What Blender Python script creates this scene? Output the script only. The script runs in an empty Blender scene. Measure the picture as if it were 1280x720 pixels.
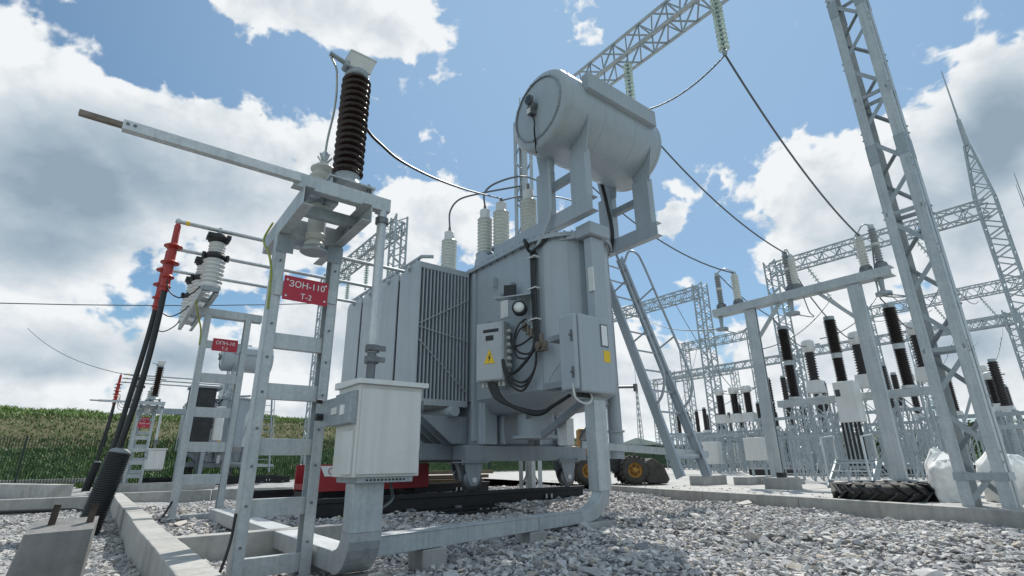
import bpy, math, random
from mathutils import Vector, Matrix
random.seed(7)
scene = bpy.context.scene
col = scene.collection
PI = math.pi
V = Vector
R = math.radians

# ------------------------------------------------------------------ materials
def nmat(name):
    m = bpy.data.materials.new(name); m.use_nodes = True
    nt = m.node_tree
    return m, nt, nt.nodes, nt.links, nt.nodes['Principled BSDF']

def coords(N, Lk, kind='Object', scale=(1, 1, 1)):
    tc = N.new('ShaderNodeTexCoord'); mp = N.new('ShaderNodeMapping')
    mp.inputs['Scale'].default_value = scale
    Lk.new(tc.outputs[kind], mp.inputs['Vector'])
    return mp.outputs['Vector']

def noise(N, Lk, vec, scale, detail=4, rough=.55):
    n = N.new('ShaderNodeTexNoise'); n.inputs['Scale'].default_value = scale
    n.inputs['Detail'].default_value = detail; n.inputs['Roughness'].default_value = rough
    if vec is not None: Lk.new(vec, n.inputs['Vector'])
    return n.outputs['Fac']

def ramp(N, Lk, fac, stops):
    r = N.new('ShaderNodeValToRGB'); e = r.color_ramp.elements
    while len(e) < len(stops): e.new(.5)
    for i, (p, c) in enumerate(stops):
        e[i].position = p; e[i].color = (c[0], c[1], c[2], 1)
    Lk.new(fac, r.inputs['Fac'])
    return r.outputs['Color']

def mixc(N, Lk, fac, a, b, mode='MIX'):
    m = N.new('ShaderNodeMix'); m.data_type = 'RGBA'; m.blend_type = mode
    for k, x in ((0, fac), (6, a), (7, b)):
        if isinstance(x, (int, float)): m.inputs[k].default_value = x
        elif isinstance(x, (tuple, list)): m.inputs[k].default_value = (x[0], x[1], x[2], 1)
        else: Lk.new(x, m.inputs[k])
    return m.outputs[2]

def bump(N, Lk, bs, h, strength=.2, dist=.01):
    b = N.new('ShaderNodeBump'); b.inputs['Strength'].default_value = strength
    b.inputs['Distance'].default_value = dist
    Lk.new(h, b.inputs['Height']); Lk.new(b.outputs['Normal'], bs.inputs['Normal'])

def surf(name, c, rough=.5, metal=0., var=.12, scale=6., streak=0., grime=0., bmp=.0, bscale=60., spec=None):
    """painted or bare surface: base colour with cloudy variation, vertical streaks and grime"""
    m, nt, N, Lk, bs = nmat(name)
    vec = coords(N, Lk)
    lo = [x * (1 - var) for x in c]; hi = [min(1, x * (1 + var)) for x in c]
    colr = ramp(N, Lk, noise(N, Lk, vec, scale), [(.3, lo), (.7, hi)])
    if streak:
        v2 = coords(N, Lk, scale=(22, 22, .8))
        s = ramp(N, Lk, noise(N, Lk, v2, 1.0, 3), [(.42, (1, 1, 1)), (.75, (1 - streak,) * 3)])
        colr = mixc(N, Lk, 1.0, colr, s, 'MULTIPLY')
    if grime:
        g = ramp(N, Lk, noise(N, Lk, vec, 2.3, 8, .7), [(.5, (1, 1, 1)), (.78, (1 - grime, 1 - grime * 1.1, 1 - grime * 1.25))])
        colr = mixc(N, Lk, 1.0, colr, g, 'MULTIPLY')
    Lk.new(colr, bs.inputs['Base Color'])
    rr = N.new('ShaderNodeMapRange'); rr.inputs['To Min'].default_value = max(.03, rough - .1); rr.inputs['To Max'].default_value = min(1, rough + .12)
    Lk.new(noise(N, Lk, vec, scale * 2.7), rr.inputs['Value']); Lk.new(rr.outputs[0], bs.inputs['Roughness'])
    bs.inputs['Metallic'].default_value = metal
    if spec is not None: bs.inputs['Specular IOR Level'].default_value = spec
    if bmp: bump(N, Lk, bs, noise(N, Lk, vec, bscale, 5), bmp)
    return m

def galv_mat(name, c, metal=.35):
    m, nt, N, Lk, bs = nmat(name)
    vec = coords(N, Lk)
    vo = N.new('ShaderNodeTexVoronoi'); vo.inputs['Scale'].default_value = 55; Lk.new(vec, vo.inputs['Vector'])
    sp = ramp(N, Lk, vo.outputs['Color'], [(0.1, [x * .93 for x in c]), (.9, [min(1, x * 1.06) for x in c])])
    cl = ramp(N, Lk, noise(N, Lk, vec, 3.5, 6, .65), [(.32, (.8, .82, .84)), (.68, (1.04, 1.03, 1.0))])
    a = mixc(N, Lk, 1.0, sp, cl, 'MULTIPLY')
    v2 = coords(N, Lk, scale=(30, 30, 1.2))
    st = ramp(N, Lk, noise(N, Lk, v2, 1, 3), [(.45, (1, 1, 1)), (.8, (.8, .81, .8))])
    Lk.new(mixc(N, Lk, 1.0, a, st, 'MULTIPLY'), bs.inputs['Base Color'])
    rr = N.new('ShaderNodeMapRange'); rr.inputs['To Min'].default_value = .36; rr.inputs['To Max'].default_value = .62
    Lk.new(noise(N, Lk, vec, 9), rr.inputs['Value']); Lk.new(rr.outputs[0], bs.inputs['Roughness'])
    bs.inputs['Metallic'].default_value = metal
    return m

def rock_mat(name, stops, tint=(.30, .25, .20)):
    m, nt, N, Lk, bs = nmat(name)
    g = N.new('ShaderNodeNewGeometry')
    base = ramp(N, Lk, g.outputs['Random Per Island'], stops)
    vec = coords(N, Lk)
    n = ramp(N, Lk, noise(N, Lk, vec, 45, 6, .7), [(.3, (.72, .72, .74)), (.7, (1.12, 1.1, 1.06))])
    Lk.new(mixc(N, Lk, 1.0, base, n, 'MULTIPLY'), bs.inputs['Base Color'])
    bs.inputs['Roughness'].default_value = .92
    bump(N, Lk, bs, noise(N, Lk, vec, 120, 4), .35, .004)
    return m

M = {}
M['galv'] = galv_mat('galvanised steel', (.50, .535, .555))
M['galv_dark'] = galv_mat('weathered galvanised steel', (.36, .40, .43))
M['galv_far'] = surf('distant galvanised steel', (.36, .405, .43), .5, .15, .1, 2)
M['galv_bright'] = galv_mat('new galvanised sheet', (.58, .60, .615), .7)
M['box'] = surf('control box paint', (.43, .46, .48), .42, 0, .04, 3, .08, .15)
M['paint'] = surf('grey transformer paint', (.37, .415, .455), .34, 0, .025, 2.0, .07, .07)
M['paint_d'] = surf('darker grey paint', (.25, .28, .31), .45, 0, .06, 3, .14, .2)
M['fin'] = surf('radiator grey paint', (.40, .44, .47), .38, 0, .04, 2.5, .10, .08)
M['cab'] = surf('light grey cabinet paint', (.64, .64, .625), .42, 0, .04, 2.0, .10, .14)
M['white_m'] = surf('off white painted metal', (.66, .67, .66), .4, 0, .05, 3, .05)
M['conc'] = surf('precast concrete', (.40, .395, .375), .9, 0, .18, 5, .16, .34, .5, 60)
M['conc_b'] = surf('dirty concrete block', (.20, .20, .195), .92, 0, .2, 6, .2, .35, .5, 60)
M['conc_d'] = surf('old concrete', (.34, .34, .33), .92, 0, .16, 4, .15, .25, .4, 60)
M['brown'] = surf('brown glazed porcelain', (.024, .011, .009), .14, 0, .25, 4)
M['brown_far'] = surf('dark brown porcelain', (.016, .011, .011), .25, 0, .2, 4)
M['cream'] = surf('cream porcelain', (.60, .61, .575), .28, 0, .05, 5, 0, .08)
M['gporc'] = surf('pale grey porcelain', (.55, .56, .53), .3, 0, .06, 5, 0, .06)
M['dgporc'] = surf('grey silicone rubber', (.24, .26, .27), .5, 0, .08, 5)
M['black'] = surf('black rubber', (.014, .015, .017), .5, 0, .25, 14)
M['cable'] = surf('black cable sheath', (.012, .013, .014), .38, 0, .2, 10)
M['rail'] = surf('black painted rail steel', (.012, .014, .017), .42, .2, .4, 12, .2, .2)
M['wire'] = surf('stranded aluminium wire', (.13, .14, .15), .5, .3, .1, 20)
M['red'] = surf('red heat shrink', (.36, .028, .02), .4, 0, .15, 9)
M['redpaint'] = surf('red paint', (.33, .02, .028), .45, 0, .1, 3, .1, .2)
M['signred'] = surf('red sign plate', (.44, .018, .045), .4, 0, .06, 3)
M['letter'] = surf('white lettering', (.82, .82, .82), .5, 0, .02, 3)
M['yellow'] = surf('yellow sticker', (.78, .52, .02), .45, 0, .06, 6)
M['yellowp'] = surf('yellow machine paint', (.40, .205, .03), .5, 0, .2, 6, .1, .55)
M['tyre'] = surf('dusty tyre rubber', (.050, .046, .042), .75, 0, .35, 8, 0, .1, .2, 50)
M['bag'] = surf('white woven bag', (.78, .78, .76), .75, 0, .08, 5, .05, .15, .4, 90)
M['brass'] = surf('copper and brass contact', (.20, .165, .135), .5, .6, .3, 14)
M['green_y'] = surf('green and yellow earth wire', (.30, .34, .06), .5, 0, .25, 20)
M['bolt'] = surf('dark fastener steel', (.16, .17, .18), .45, .6, .2, 20)
M['glassp'] = surf('dark glass window', (.05, .06, .07), .12, 0, .1, 3)
M['fence'] = surf('dark green fence wire', (.014, .026, .022), .5, 0, .1, 3)
M['dust'] = surf('pale concrete dust yard', (.40, .395, .38), .95, 0, .14, 1.6, 0, .25, .4, 30)
M['wood'] = surf('weathered timber', (.20, .15, .10), .8, 0, .2, 8)
M['gauge'] = surf('gauge grey metal', (.13, .14, .15), .5, .2, .2, 12)
M['darkmetal'] = surf('dark machine metal', (.035, .037, .04), .55, .3, .3, 6, 0, .3)
M['face'] = surf('white dial face', (.75, .76, .75), .35, 0, .02, 3)

def glass_mat():
    m, nt, N, Lk, bs = nmat('toughened glass disc')
    bs.inputs['Base Color'].default_value = (.80, .93, .88, 1)
    bs.inputs['Roughness'].default_value = .08
    bs.inputs['Transmission Weight'].default_value = .35
    bs.inputs['IOR'].default_value = 1.45
    return m
M['glass'] = glass_mat()
M['rock'] = rock_mat('crushed granite', [(0, (.17, .17, .182)), (.25, (.34, .34, .35)), (.55, (.47, .467, .467)), (.8, (.58, .57, .56)), (.95, (.42, .37, .31)), (1, (.68, .67, .65))])
M['rock_s'] = rock_mat('fine crushed stone', [(0, (.24, .24, .25)), (.4, (.37, .37, .37)), (.8, (.46, .455, .44)), (1, (.54, .53, .50))])

def ground_mat(name, a, b, scale, bs_=.6, bsc=30, dist=.03):
    m, nt, N, Lk, bs = nmat(name)
    vec = coords(N, Lk)
    vo = N.new('ShaderNodeTexVoronoi'); vo.inputs['Scale'].default_value = scale; Lk.new(vec, vo.inputs['Vector'])
    c1 = ramp(N, Lk, vo.outputs['Color'], [(.1, a), (.9, b)])
    c2 = ramp(N, Lk, noise(N, Lk, vec, .9, 6), [(.3, (.78, .78, .78)), (.7, (1.08, 1.08, 1.06))])
    Lk.new(mixc(N, Lk, 1.0, c1, c2, 'MULTIPLY'), bs.inputs['Base Color'])
    bs.inputs['Roughness'].default_value = .95
    bump(N, Lk, bs, vo.outputs['Distance'], bs_, dist)
    return m
M['gravel'] = ground_mat('gravel bed', (.20, .20, .205), (.46, .455, .45), 28)
M['gravel_far'] = ground_mat('far gravel', (.24, .24, .24), (.48, .475, .46), 22)

def grass_ground():
    m, nt, N, Lk, bs = nmat('grassy earth')
    tc = N.new('ShaderNodeTexCoord'); sep = N.new('ShaderNodeSeparateXYZ'); Lk.new(tc.outputs['Object'], sep.inputs[0])
    vec = coords(N, Lk, scale=(1, .35, 1.6))
    n1 = noise(N, Lk, vec, .8, 7, .65); n2 = noise(N, Lk, coords(N, Lk), 6, 6, .7)
    grn = ramp(N, Lk, n2, [(.25, (.020, .042, .010)), (.55, (.045, .085, .018)), (.8, (.085, .13, .03))])
    dry = ramp(N, Lk, n2, [(.25, (.075, .062, .030)), (.6, (.12, .115, .050)), (.85, (.15, .145, .07))])
    hz = N.new('ShaderNodeMapRange'); hz.inputs['From Min'].default_value = 1.0; hz.inputs['From Max'].default_value = 1.5
    Lk.new(sep.outputs['Z'], hz.inputs['Value'])
    ad = N.new('ShaderNodeMath'); ad.operation = 'MULTIPLY_ADD'; Lk.new(n1, ad.inputs[0]); ad.inputs[1].default_value = 1.3; ad.inputs[2].default_value = -.65
    a2 = N.new('ShaderNodeMath'); a2.operation = 'ADD'; a2.use_clamp = True; Lk.new(hz.outputs[0], a2.inputs[0]); Lk.new(ad.outputs[0], a2.inputs[1])
    Lk.new(mixc(N, Lk, a2.outputs[0], grn, dry), bs.inputs['Base Color'])
    bs.inputs['Roughness'].default_value = .95
    bump(N, Lk, bs, n2, .8, .15)
    return m
M['hill'] = grass_ground()

def blade_mat(name, stops):
    m, nt, N, Lk, bs = nmat(name)
    g = N.new('ShaderNodeNewGeometry')
    Lk.new(ramp(N, Lk, g.outputs['Random Per Island'], stops), bs.inputs['Base Color'])
    bs.inputs['Roughness'].default_value = .6
    return m
M['blade'] = blade_mat('green grass blades', [(0, (.028, .075, .014)), (.5, (.055, .13, .022)), (.9, (.09, .18, .03)), (1, (.12, .17, .05))])
M['blade_dry'] = blade_mat('dry grass blades', [(0, (.07, .12, .025)), (.4, (.10, .15, .038)), (.8, (.14, .17, .058)), (1, (.10, .18, .04))])
M['blade_top'] = blade_mat('bright meadow blades', [(0, (.07, .15, .02)), (.6, (.12, .22, .035)), (1, (.19, .24, .06))])
M['leaf'] = blade_mat('tree leaves', [(0, (.016, .034, .010)), (.5, (.038, .068, .016)), (1, (.085, .115, .03))])
M['bark'] = surf('tree bark', (.10, .08, .06), .9, 0, .25, 14)

# ------------------------------------------------------------------ mesh builder
class MB:
    def __init__(s): s.v = []; s.f = []; s.sm = []
    def add(s, vs, fs, smooth=False):
        o = len(s.v); s.v += [tuple(p) for p in vs]
        for f in fs: s.f.append(tuple(i + o for i in f)); s.sm.append(smooth)
        return s
    def obox(s, c, x, y, z):
        c, x, y, z = V(c), V(x), V(y), V(z)
        vs = [c + a * x + b * y + d * z for d in (-1, 1) for b in (-1, 1) for a in (-1, 1)]
        return s.add(vs, [(0, 2, 3, 1), (4, 5, 7, 6), (0, 1, 5, 4), (2, 6, 7, 3), (0, 4, 6, 2), (1, 3, 7, 5)])
    def box(s, x0, x1, y0, y1, z0, z1):
        return s.obox(((x0 + x1) / 2, (y0 + y1) / 2, (z0 + z1) / 2), ((x1 - x0) / 2, 0, 0), (0, (y1 - y0) / 2, 0), (0, 0, (z1 - z0) / 2))
    def bar(s, p0, p1, w, h, up=(0, 0, 1)):
        p0, p1 = V(p0), V(p1); d = p1 - p0; L = d.length; d.normalize(); u = V(up)
        if abs(d.dot(u)) > .98: u = V((1, 0, 0)) if abs(d.x) < .9 else V((0, 1, 0))
        x = d.cross(u).normalized(); y = x.cross(d).normalized()
        return s.obox((p0 + p1) / 2, x * w / 2, y * h / 2, d * L / 2)
    def chan(s, p0, p1, w, d, t, xdir, ydir):
        """C section from p0 to p1: web of width w along ydir, flanges of depth d going along xdir"""
        p0, p1 = V(p0), V(p1); ax = (p1 - p0); L = ax.length; ax.normalize()
        x = V(xdir).normalized(); y = V(ydir).normalized(); c = (p0 + p1) / 2; z = ax * L / 2
        s.obox(c + x * t / 2, x * t / 2, y * w / 2, z)
        for k in (-1, 1): s.obox(c + x * (d + t) / 2 + y * k * (w / 2 - t / 2), x * (d - t) / 2, y * t / 2, z)
        return s
    def angle(s, p0, p1, w, t, xdir, ydir):
        p0, p1 = V(p0), V(p1); ax = p1 - p0; L = ax.length; ax.normalize()
        x = V(xdir).normalized(); y = V(ydir).normalized(); c = (p0 + p1) / 2; z = ax * L / 2
        s.obox(c + x * w / 2 + y * t / 2, x * w / 2, y * t / 2, z)
        s.obox(c + x * t / 2 + y * (t + (w - t) / 2), x * t / 2, y * (w - t) / 2, z)
        return s
    def lathe(s, base, prof, n=20, axis=(0, 0, 1), smooth=True, cap=True):
        base = V(base); a = V(axis).normalized()
        u = a.orthogonal().normalized(); w = a.cross(u)
        vs = []; fs = []
        for r, z in prof:
            for i in range(n):
                t = 2 * PI * i / n
                vs.append(base + a * z + (u * math.cos(t) + w * math.sin(t)) * r)
        for k in range(len(prof) - 1):
            for i in range(n):
                j = (i + 1) % n
                fs.append((k * n + i, k * n + j, (k + 1) * n + j, (k + 1) * n + i))
        s.add(vs, fs, smooth)
        if cap:
            k = len(prof) - 1
            s.add([vs[i] for i in range(n)], [tuple(reversed(range(n)))])
            s.add([vs[k * n + i] for i in range(n)], [tuple(range(n))])
        return s
    def cyl(s, p0, p1, r, r1=None, n=14, smooth=True):
        p0, p1 = V(p0), V(p1); d = p1 - p0
        return s.lathe(p0, [(r, 0), (r if r1 is None else r1, d.length)], n, d, smooth)
    def tube(s, pts, r, n=8, closed=False):
        pts = [V(p) for p in pts]; m = len(pts)
        vs = []; fs = []; prev = None
        for i, p in enumerate(pts):
            d = (pts[min(i + 1, m - 1)] - pts[max(i - 1, 0)]).normalized()
            if prev is None: u = d.orthogonal().normalized()
            else: u = (prev - d * prev.dot(d)).normalized()
            prev = u; w = d.cross(u)
            rr = r[i] if isinstance(r, (list, tuple)) else r
            for k in range(n):
                t = 2 * PI * k / n; vs.append(p + (u * math.cos(t) + w * math.sin(t)) * rr)
        for i in range(m - 1):
            for k in range(n):
                j = (k + 1) % n; fs.append((i * n + k, i * n + j, (i + 1) * n + j, (i + 1) * n + k))
        s.add(vs, fs, True)
        s.add(vs[:n], [tuple(reversed(range(n)))]); s.add(vs[-n:], [tuple(range(n))])
        return s
    def prism(s, poly, z0, z1, smooth=False):
        n = len(poly)
        vs = [(x, y, z0) for x, y in poly] + [(x, y, z1) for x, y in poly]
        s.add(vs, [(i, (i + 1) % n, (i + 1) % n + n, i + n) for i in range(n)], smooth)
        s.add(vs[:n], [tuple(reversed(range(n)))]); s.add(vs[n:], [tuple(range(n))])
        return s
    def loft(s, polys, smooth=True, cap=True):
        n = len(polys[0]); vs = [p for q in polys for p in q]; fs = []
        for k in range(len(polys) - 1):
            for i in range(n):
                j = (i + 1) % n; fs.append((k * n + i, k * n + j, (k + 1) * n + j, (k + 1) * n + i))
        s.add(vs, fs, smooth)
        if cap:
            s.add(polys[0], [tuple(reversed(range(n)))]); s.add(polys[-1], [tuple(range(n))])
        return s
    def build(s, name, m, parent=None, bevel=0., label=None, ):
        me = bpy.data.meshes.new(name); me.from_pydata(s.v, [], s.f); me.update()
        me.polygons.foreach_set('use_smooth', s.sm)
        me.materials.append(m)
        o = bpy.data.objects.new(name, me); col.objects.link(o)
        if parent is not None:
            off = V((0, 0, 0)); q = parent
            while q is not None: off += q.location; q = q.parent
            me.transform(Matrix.Translation(-off)); o.parent = parent
        if bevel:
            b = o.modifiers.new('bevel', 'BEVEL'); b.width = bevel; b.segments = 2; b.limit_method = 'ANGLE'; b.angle_limit = R(40)
        if label: o['label'] = label
        return o
    def thing(s, name, m, label, cat, group=None, base=None, bevel=0., kind=None):
        """one-mesh thing with its origin at its own base"""
        if base is None:
            xs = [p[0] for p in s.v]; ys = [p[1] for p in s.v]; zs = [p[2] for p in s.v]
            base = ((min(xs) + max(xs)) / 2, (min(ys) + max(ys)) / 2, min(zs))
        o = s.build(name, m, None, bevel)
        o.data.transform(Matrix.Translation(-V(base))); o.location = base
        return tag(o, label, cat, group, kind)

def tag(o, label=None, cat=None, group=None, kind=None):
    if label: o['label'] = label
    if cat: o['category'] = cat
    if group: o['group'] = group
    if kind: o['kind'] = kind
    return o
def root(name, loc, label, cat, group=None):
    o = bpy.data.objects.new(name, None); o.location = loc; o.empty_display_size = .2; col.objects.link(o)
    return tag(o, label, cat, group)
KIDS = {}
def copy_tree(o, loc=None, label=None, parent=None, scale=None, group=None):
    c = o.copy(); col.objects.link(c)
    if parent is not None:
        c.parent = parent
    else:
        if loc is not None: c.location = loc
        if scale: c.scale = (scale,) * 3
        if label: c['label'] = label
        if group: c['group'] = group
    for ch in list(o.children): copy_tree(ch, parent=c)
    return c
def shifted(o, d, label, scale=None): return copy_tree(o, V(o.location) + V(d), label, scale=scale)

def text_mesh(s, size, origin, right, up, m, parent, name='lettering', thick=.0015):
    cu = bpy.data.curves.new('t', 'FONT'); cu.body = s; cu.size = size; cu.align_x = 'CENTER'; cu.align_y = 'CENTER'; cu.extrude = thick
    o = bpy.data.objects.new('t', cu); col.objects.link(o)
    bpy.context.view_layer.update()
    me = bpy.data.meshes.new_from_object(o.evaluated_get(bpy.context.evaluated_depsgraph_get()))
    bpy.data.objects.remove(o)
    right = V(right).normalized(); up = V(up).normalized(); n = right.cross(up)
    mat = Matrix((right, up, n)).transposed().to_4x4(); mat.translation = V(origin)
    me.transform(mat); me.materials.clear(); me.materials.append(m); me.name = name
    b = bpy.data.objects.new(name, me); col.objects.link(b)
    off = V((0, 0, 0)); q = parent
    while q is not None: off += q.location; q = q.parent
    me.transform(Matrix.Translation(-off)); b.parent = parent
    return b

def shed_profile(z0, z1, rc, rs, n, alt=1.0):
    """insulator with n sheds: returns a lathe profile"""
    p = [(rc, z0)]; h = (z1 - z0) / n
    for i in range(n):
        a = z0 + i * h; r = rs if i % 2 == 0 else rc + (rs - rc) * alt
        p += [(rc, a + .12 * h), (rc + (r - rc) * .35, a + .30 * h), (r * .985, a + .40 * h), (r, a + .47 * h), (r * .985, a + .54 * h), (rc + (r - rc) * .25, a + .80 * h), (rc, a + .92 * h)]
    p.append((rc, z1))
    return p
def shed_far(z0, z1, rc, rs, n):
    p = [(rc, z0)]; h = (z1 - z0) / n
    for i in range(n): p += [(rc, z0 + (i + .15) * h), (rs, z0 + (i + .45) * h), (rc, z0 + (i + .85) * h)]
    p.append((rc, z1)); return p
def sag(p0, p1, s, n=18):
    p0, p1 = V(p0), V(p1)
    return [p0.lerp(p1, i / n) - V((0, 0, s * 4 * (i / n) * (1 - i / n))) for i in range(n + 1)]
def spline(pts, n=8):
    P = [V(p) for p in pts]; P = [P[0] * 2 - P[1]] + P + [P[-1] * 2 - P[-2]]; out = []
    for i in range(1, len(P) - 2):
        for k in range(n):
            t = k / n; a, b, c, d = P[i - 1], P[i], P[i + 1], P[i + 2]
            out.append(.5 * ((2 * b) + (c - a) * t + (2 * a - 5 * b + 4 * c - d) * t * t + (3 * b - a - 3 * c + d) * t ** 3))
    out.append(P[-2]); return out

# ------------------------------------------------------------------ camera
EYE = V((0, 0, .65))
az, pt, rl = R(52.2), R(18.7), R(-0.8)
fw = V((math.cos(az) * math.cos(pt), math.sin(az) * math.cos(pt), math.sin(pt)))
rt = V((math.sin(az), -math.cos(az), 0)); up = rt.cross(fw)
r2 = rt * math.cos(rl) + up * math.sin(rl); u2 = up * math.cos(rl) - rt * math.sin(rl)
cd = bpy.data.cameras.new('camera'); cam = bpy.data.objects.new('camera', cd); col.objects.link(cam)
mw = Matrix((r2, u2, -fw)).transposed().to_4x4(); mw.translation = EYE
cam.matrix_world = mw
cd.sensor_width = 36; cd.lens = 645 / 1280 * 36; cd.clip_start = .05; cd.clip_end = 3000
scene.camera = cam
def ray(x, y):
    return (fw * 645 + r2 * (x - 640) - u2 * (y - 360)).normalized()
def visible(p, mg=160):
    v = V(p) - EYE; w = v.dot(fw)
    if w < .3: return False
    x = 640 + 645 * v.dot(r2) / w; y = 360 - 645 * v.dot(u2) / w
    return -mg < x < 1280 + mg and -mg < y < 720 + mg

# ------------------------------------------------------------------ light and sky
SUN_AZ, SUN_EL = R(34), R(53)      # azimuth measured counter-clockwise from +X
sun_dir = V((math.cos(SUN_AZ) * math.cos(SUN_EL), math.sin(SUN_AZ) * math.cos(SUN_EL), math.sin(SUN_EL)))
sd = bpy.data.lights.new('sun', 'SUN'); sd.energy = 4.9; sd.angle = R(.55); sd.color = (1, .955, .88)
so = bpy.data.objects.new('sun', sd); col.objects.link(so); so.rotation_euler = sun_dir.to_track_quat('Z', 'Y').to_euler(); so.location = (0, 0, 30)

w = bpy.data.worlds.new('World'); scene.world = w; w.use_nodes = True
nt = w.node_tree; N = nt.nodes; Lk = nt.links; N.clear()
out = N.new('ShaderNodeOutputWorld'); bg = N.new('ShaderNodeBackground'); Lk.new(bg.outputs[0], out.inputs[0])
SKY_STR = .10
bg.inputs['Strength'].default_value = SKY_STR
sky = N.new('ShaderNodeTexSky'); sky.sky_type = 'NISHITA'; sky.sun_disc = False
sky.sun_elevation = SUN_EL; sky.sun_rotation = PI / 2 - SUN_AZ; sky.air_density = 1.0; sky.dust_density = .25; sky.ozone_density = 1.6; sky.altitude = 100
tc = N.new('ShaderNodeTexCoord')
def math_n(op, a, b=None, c=None, clamp=False):
    m = N.new('ShaderNodeMath'); m.operation = op; m.use_clamp = clamp
    for k, x in enumerate((a, b, c)):
        if x is None: continue
        if isinstance(x, (int, float)): m.inputs[k].default_value = x
        else: Lk.new(x, m.inputs[k])
    return m.outputs[0]
# clouds: soft puffs in azimuth and elevation, broken up by fractal noise of the direction
CLOUDS = [  # picture x, y, half width, half height, weight : only used to work out the azimuth and elevation of each puff
    (165, 165, 165, 75, 1.0), (60, 250, 190, 150, 1.15), (250, 215, 190, 100, 1.1), (330, 265, 110, 95, 1.0), (395, 205, 50, 60, .75), (60, 135, 90, 50, .65),
    (395, 12, 130, 44, .95), (478, 40, 62, 34, .85), (310, 5, 60, 30, .6), (90, 45, 40, 14, .3),
    (60, 440, 190, 62, .95), (230, 450, 130, 60, .9), (400, 430, 130, 80, .95), (300, 340, 90, 40, .7),
    (545, 275, 70, 46, .9), (600, 300, 60, 50, .7), (500, 330, 90, 60, .7), (560, 440, 150, 90, .9),
    (833, 283, 26, 34, .62), (862, 352, 32, 16, .62), (905, 352, 20, 10, .45),
    (1065, 290, 120, 115, 1.1), (1190, 210, 130, 110, 1.15), (1270, 130, 120, 95, 1.15), (1150, 180, 70, 50, .9), (1010, 330, 70, 80, .9), (1230, 330, 160, 120, 1.05), (1020, 215, 50, 40, .7),
    (840, 470, 150, 55, .9), (1000, 455, 160, 75, .95), (1180, 450, 200, 90, .95), (720, 470, 160, 70, .85),
    (0, 62, 12, 16, .5), (640, 520, 900, 42, .8)]
nrm = N.new('ShaderNodeVectorMath'); nrm.operation = 'NORMALIZE'; Lk.new(tc.outputs['Generated'], nrm.inputs[0])
sep = N.new('ShaderNodeSeparateXYZ'); Lk.new(nrm.outputs[0], sep.inputs[0])
azn = math_n('ARCTAN2', sep.outputs['Y'], sep.outputs['X']); eln = math_n('ARCSINE', sep.outputs['Z'])
DARK = [(110, 225, 190, 105, 1.0), (55, 315, 150, 60, .8), (270, 245, 120, 60, .45), (1250, 165, 85, 100, 1.0), (1175, 275, 120, 70, .55), (1085, 275, 50, 45, .25),
        (200, 445, 160, 34, .75), (70, 470, 140, 30, .7), (1215, 425, 100, 40, .75), (380, 440, 90, 40, .3), (1000, 440, 120, 40, .2), (700, 470, 120, 40, .25), (420, 38, 60, 16, .12)]
def puffs(lst, k=.12):
    acc = None
    for (px, py, rx, ry, wt) in lst:
        c = ray(px, py); cx = ray(px + rx * .5, py); cx0 = ray(px - rx * .5, py); cy = ray(px, py - ry * .5); cy0 = ray(px, py + ry * .5)
        A = lambda d: math.atan2(d.y, d.x); El = lambda d: math.asin(d.z)
        du = math_n('MULTIPLY', math_n('SUBTRACT', azn, A(c)), 1 / abs(A(cx) - A(cx0))); dv = math_n('MULTIPLY', math_n('SUBTRACT', eln, El(c)), 1 / abs(El(cy) - El(cy0)))
        q = math_n('ADD', math_n('MULTIPLY', du, du), math_n('MULTIPLY', dv, dv))
        b = math_n('MULTIPLY', math_n('POWER', 2.718, math_n('MULTIPLY', q, -1.0)), wt)
        acc = b if acc is None else math_n('SMOOTH_MAX', acc, b, k)
    return acc
blob = puffs(CLOUDS); dark = puffs(DARK, .2)
def fbm(off, sc, det, rough, lump=True, dist=.2):
    mp = N.new('ShaderNodeMapping'); mp.inputs['Location'].default_value = off; mp.inputs['Scale'].default_value = (1, 1, 1.3); Lk.new(nrm.outputs[0], mp.inputs['Vector'])
    n1 = N.new('ShaderNodeTexNoise'); n1.inputs['Scale'].default_value = sc; n1.inputs['Detail'].default_value = det; n1.inputs['Roughness'].default_value = rough; n1.inputs['Distortion'].default_value = dist
    Lk.new(mp.outputs[0], n1.inputs['Vector'])
    if not lump: return n1.outputs['Fac']
    n2 = N.new('ShaderNodeTexNoise'); n2.inputs['Scale'].default_value = sc * 3.1; n2.inputs['Detail'].default_value = 3; n2.inputs['Roughness'].default_value = .5
    wv = N.new('ShaderNodeVectorMath'); wv.operation = 'MULTIPLY_ADD'; wv.inputs[1].default_value = (.06,) * 3; Lk.new(n1.outputs['Color'], wv.inputs[0]); Lk.new(mp.outputs[0], wv.inputs[2]); Lk.new(wv.outputs[0], n2.inputs['Vector'])
    bil = math_n('ABSOLUTE', math_n('MULTIPLY_ADD', n2.outputs['Fac'], 2.0, -1.0))
    return math_n('ADD', n1.outputs['Fac'], math_n('MULTIPLY_ADD', bil, -.30, .07))
f0 = fbm((3.1, .7, 1.9), 4.6, 10, .59)
f1 = fbm((3.1 + sun_dir.x * .035, .7 + sun_dir.y * .035, 1.9 + sun_dir.z * .055), 4.6, 10, .59)
dens = math_n('ADD', blob, math_n('MULTIPLY_ADD', f0, 1.9, -1.31))
alpha = N.new('ShaderNodeMapRange'); alpha.interpolation_type = 'SMOOTHSTEP'; alpha.inputs['From Min'].default_value = -.03; alpha.inputs['From Max'].default_value = .11
Lk.new(dens, alpha.inputs['Value'])
edge = N.new('ShaderNodeMapRange'); edge.interpolation_type = 'SMOOTHSTEP'; edge.inputs['From Min'].default_value = .15; edge.inputs['From Max'].default_value = 1.05; Lk.new(math_n('ADD', math_n('MULTIPLY', dens, .45), math_n('MULTIPLY_ADD', blob, .75, -.12)), edge.inputs['Value'])
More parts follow.
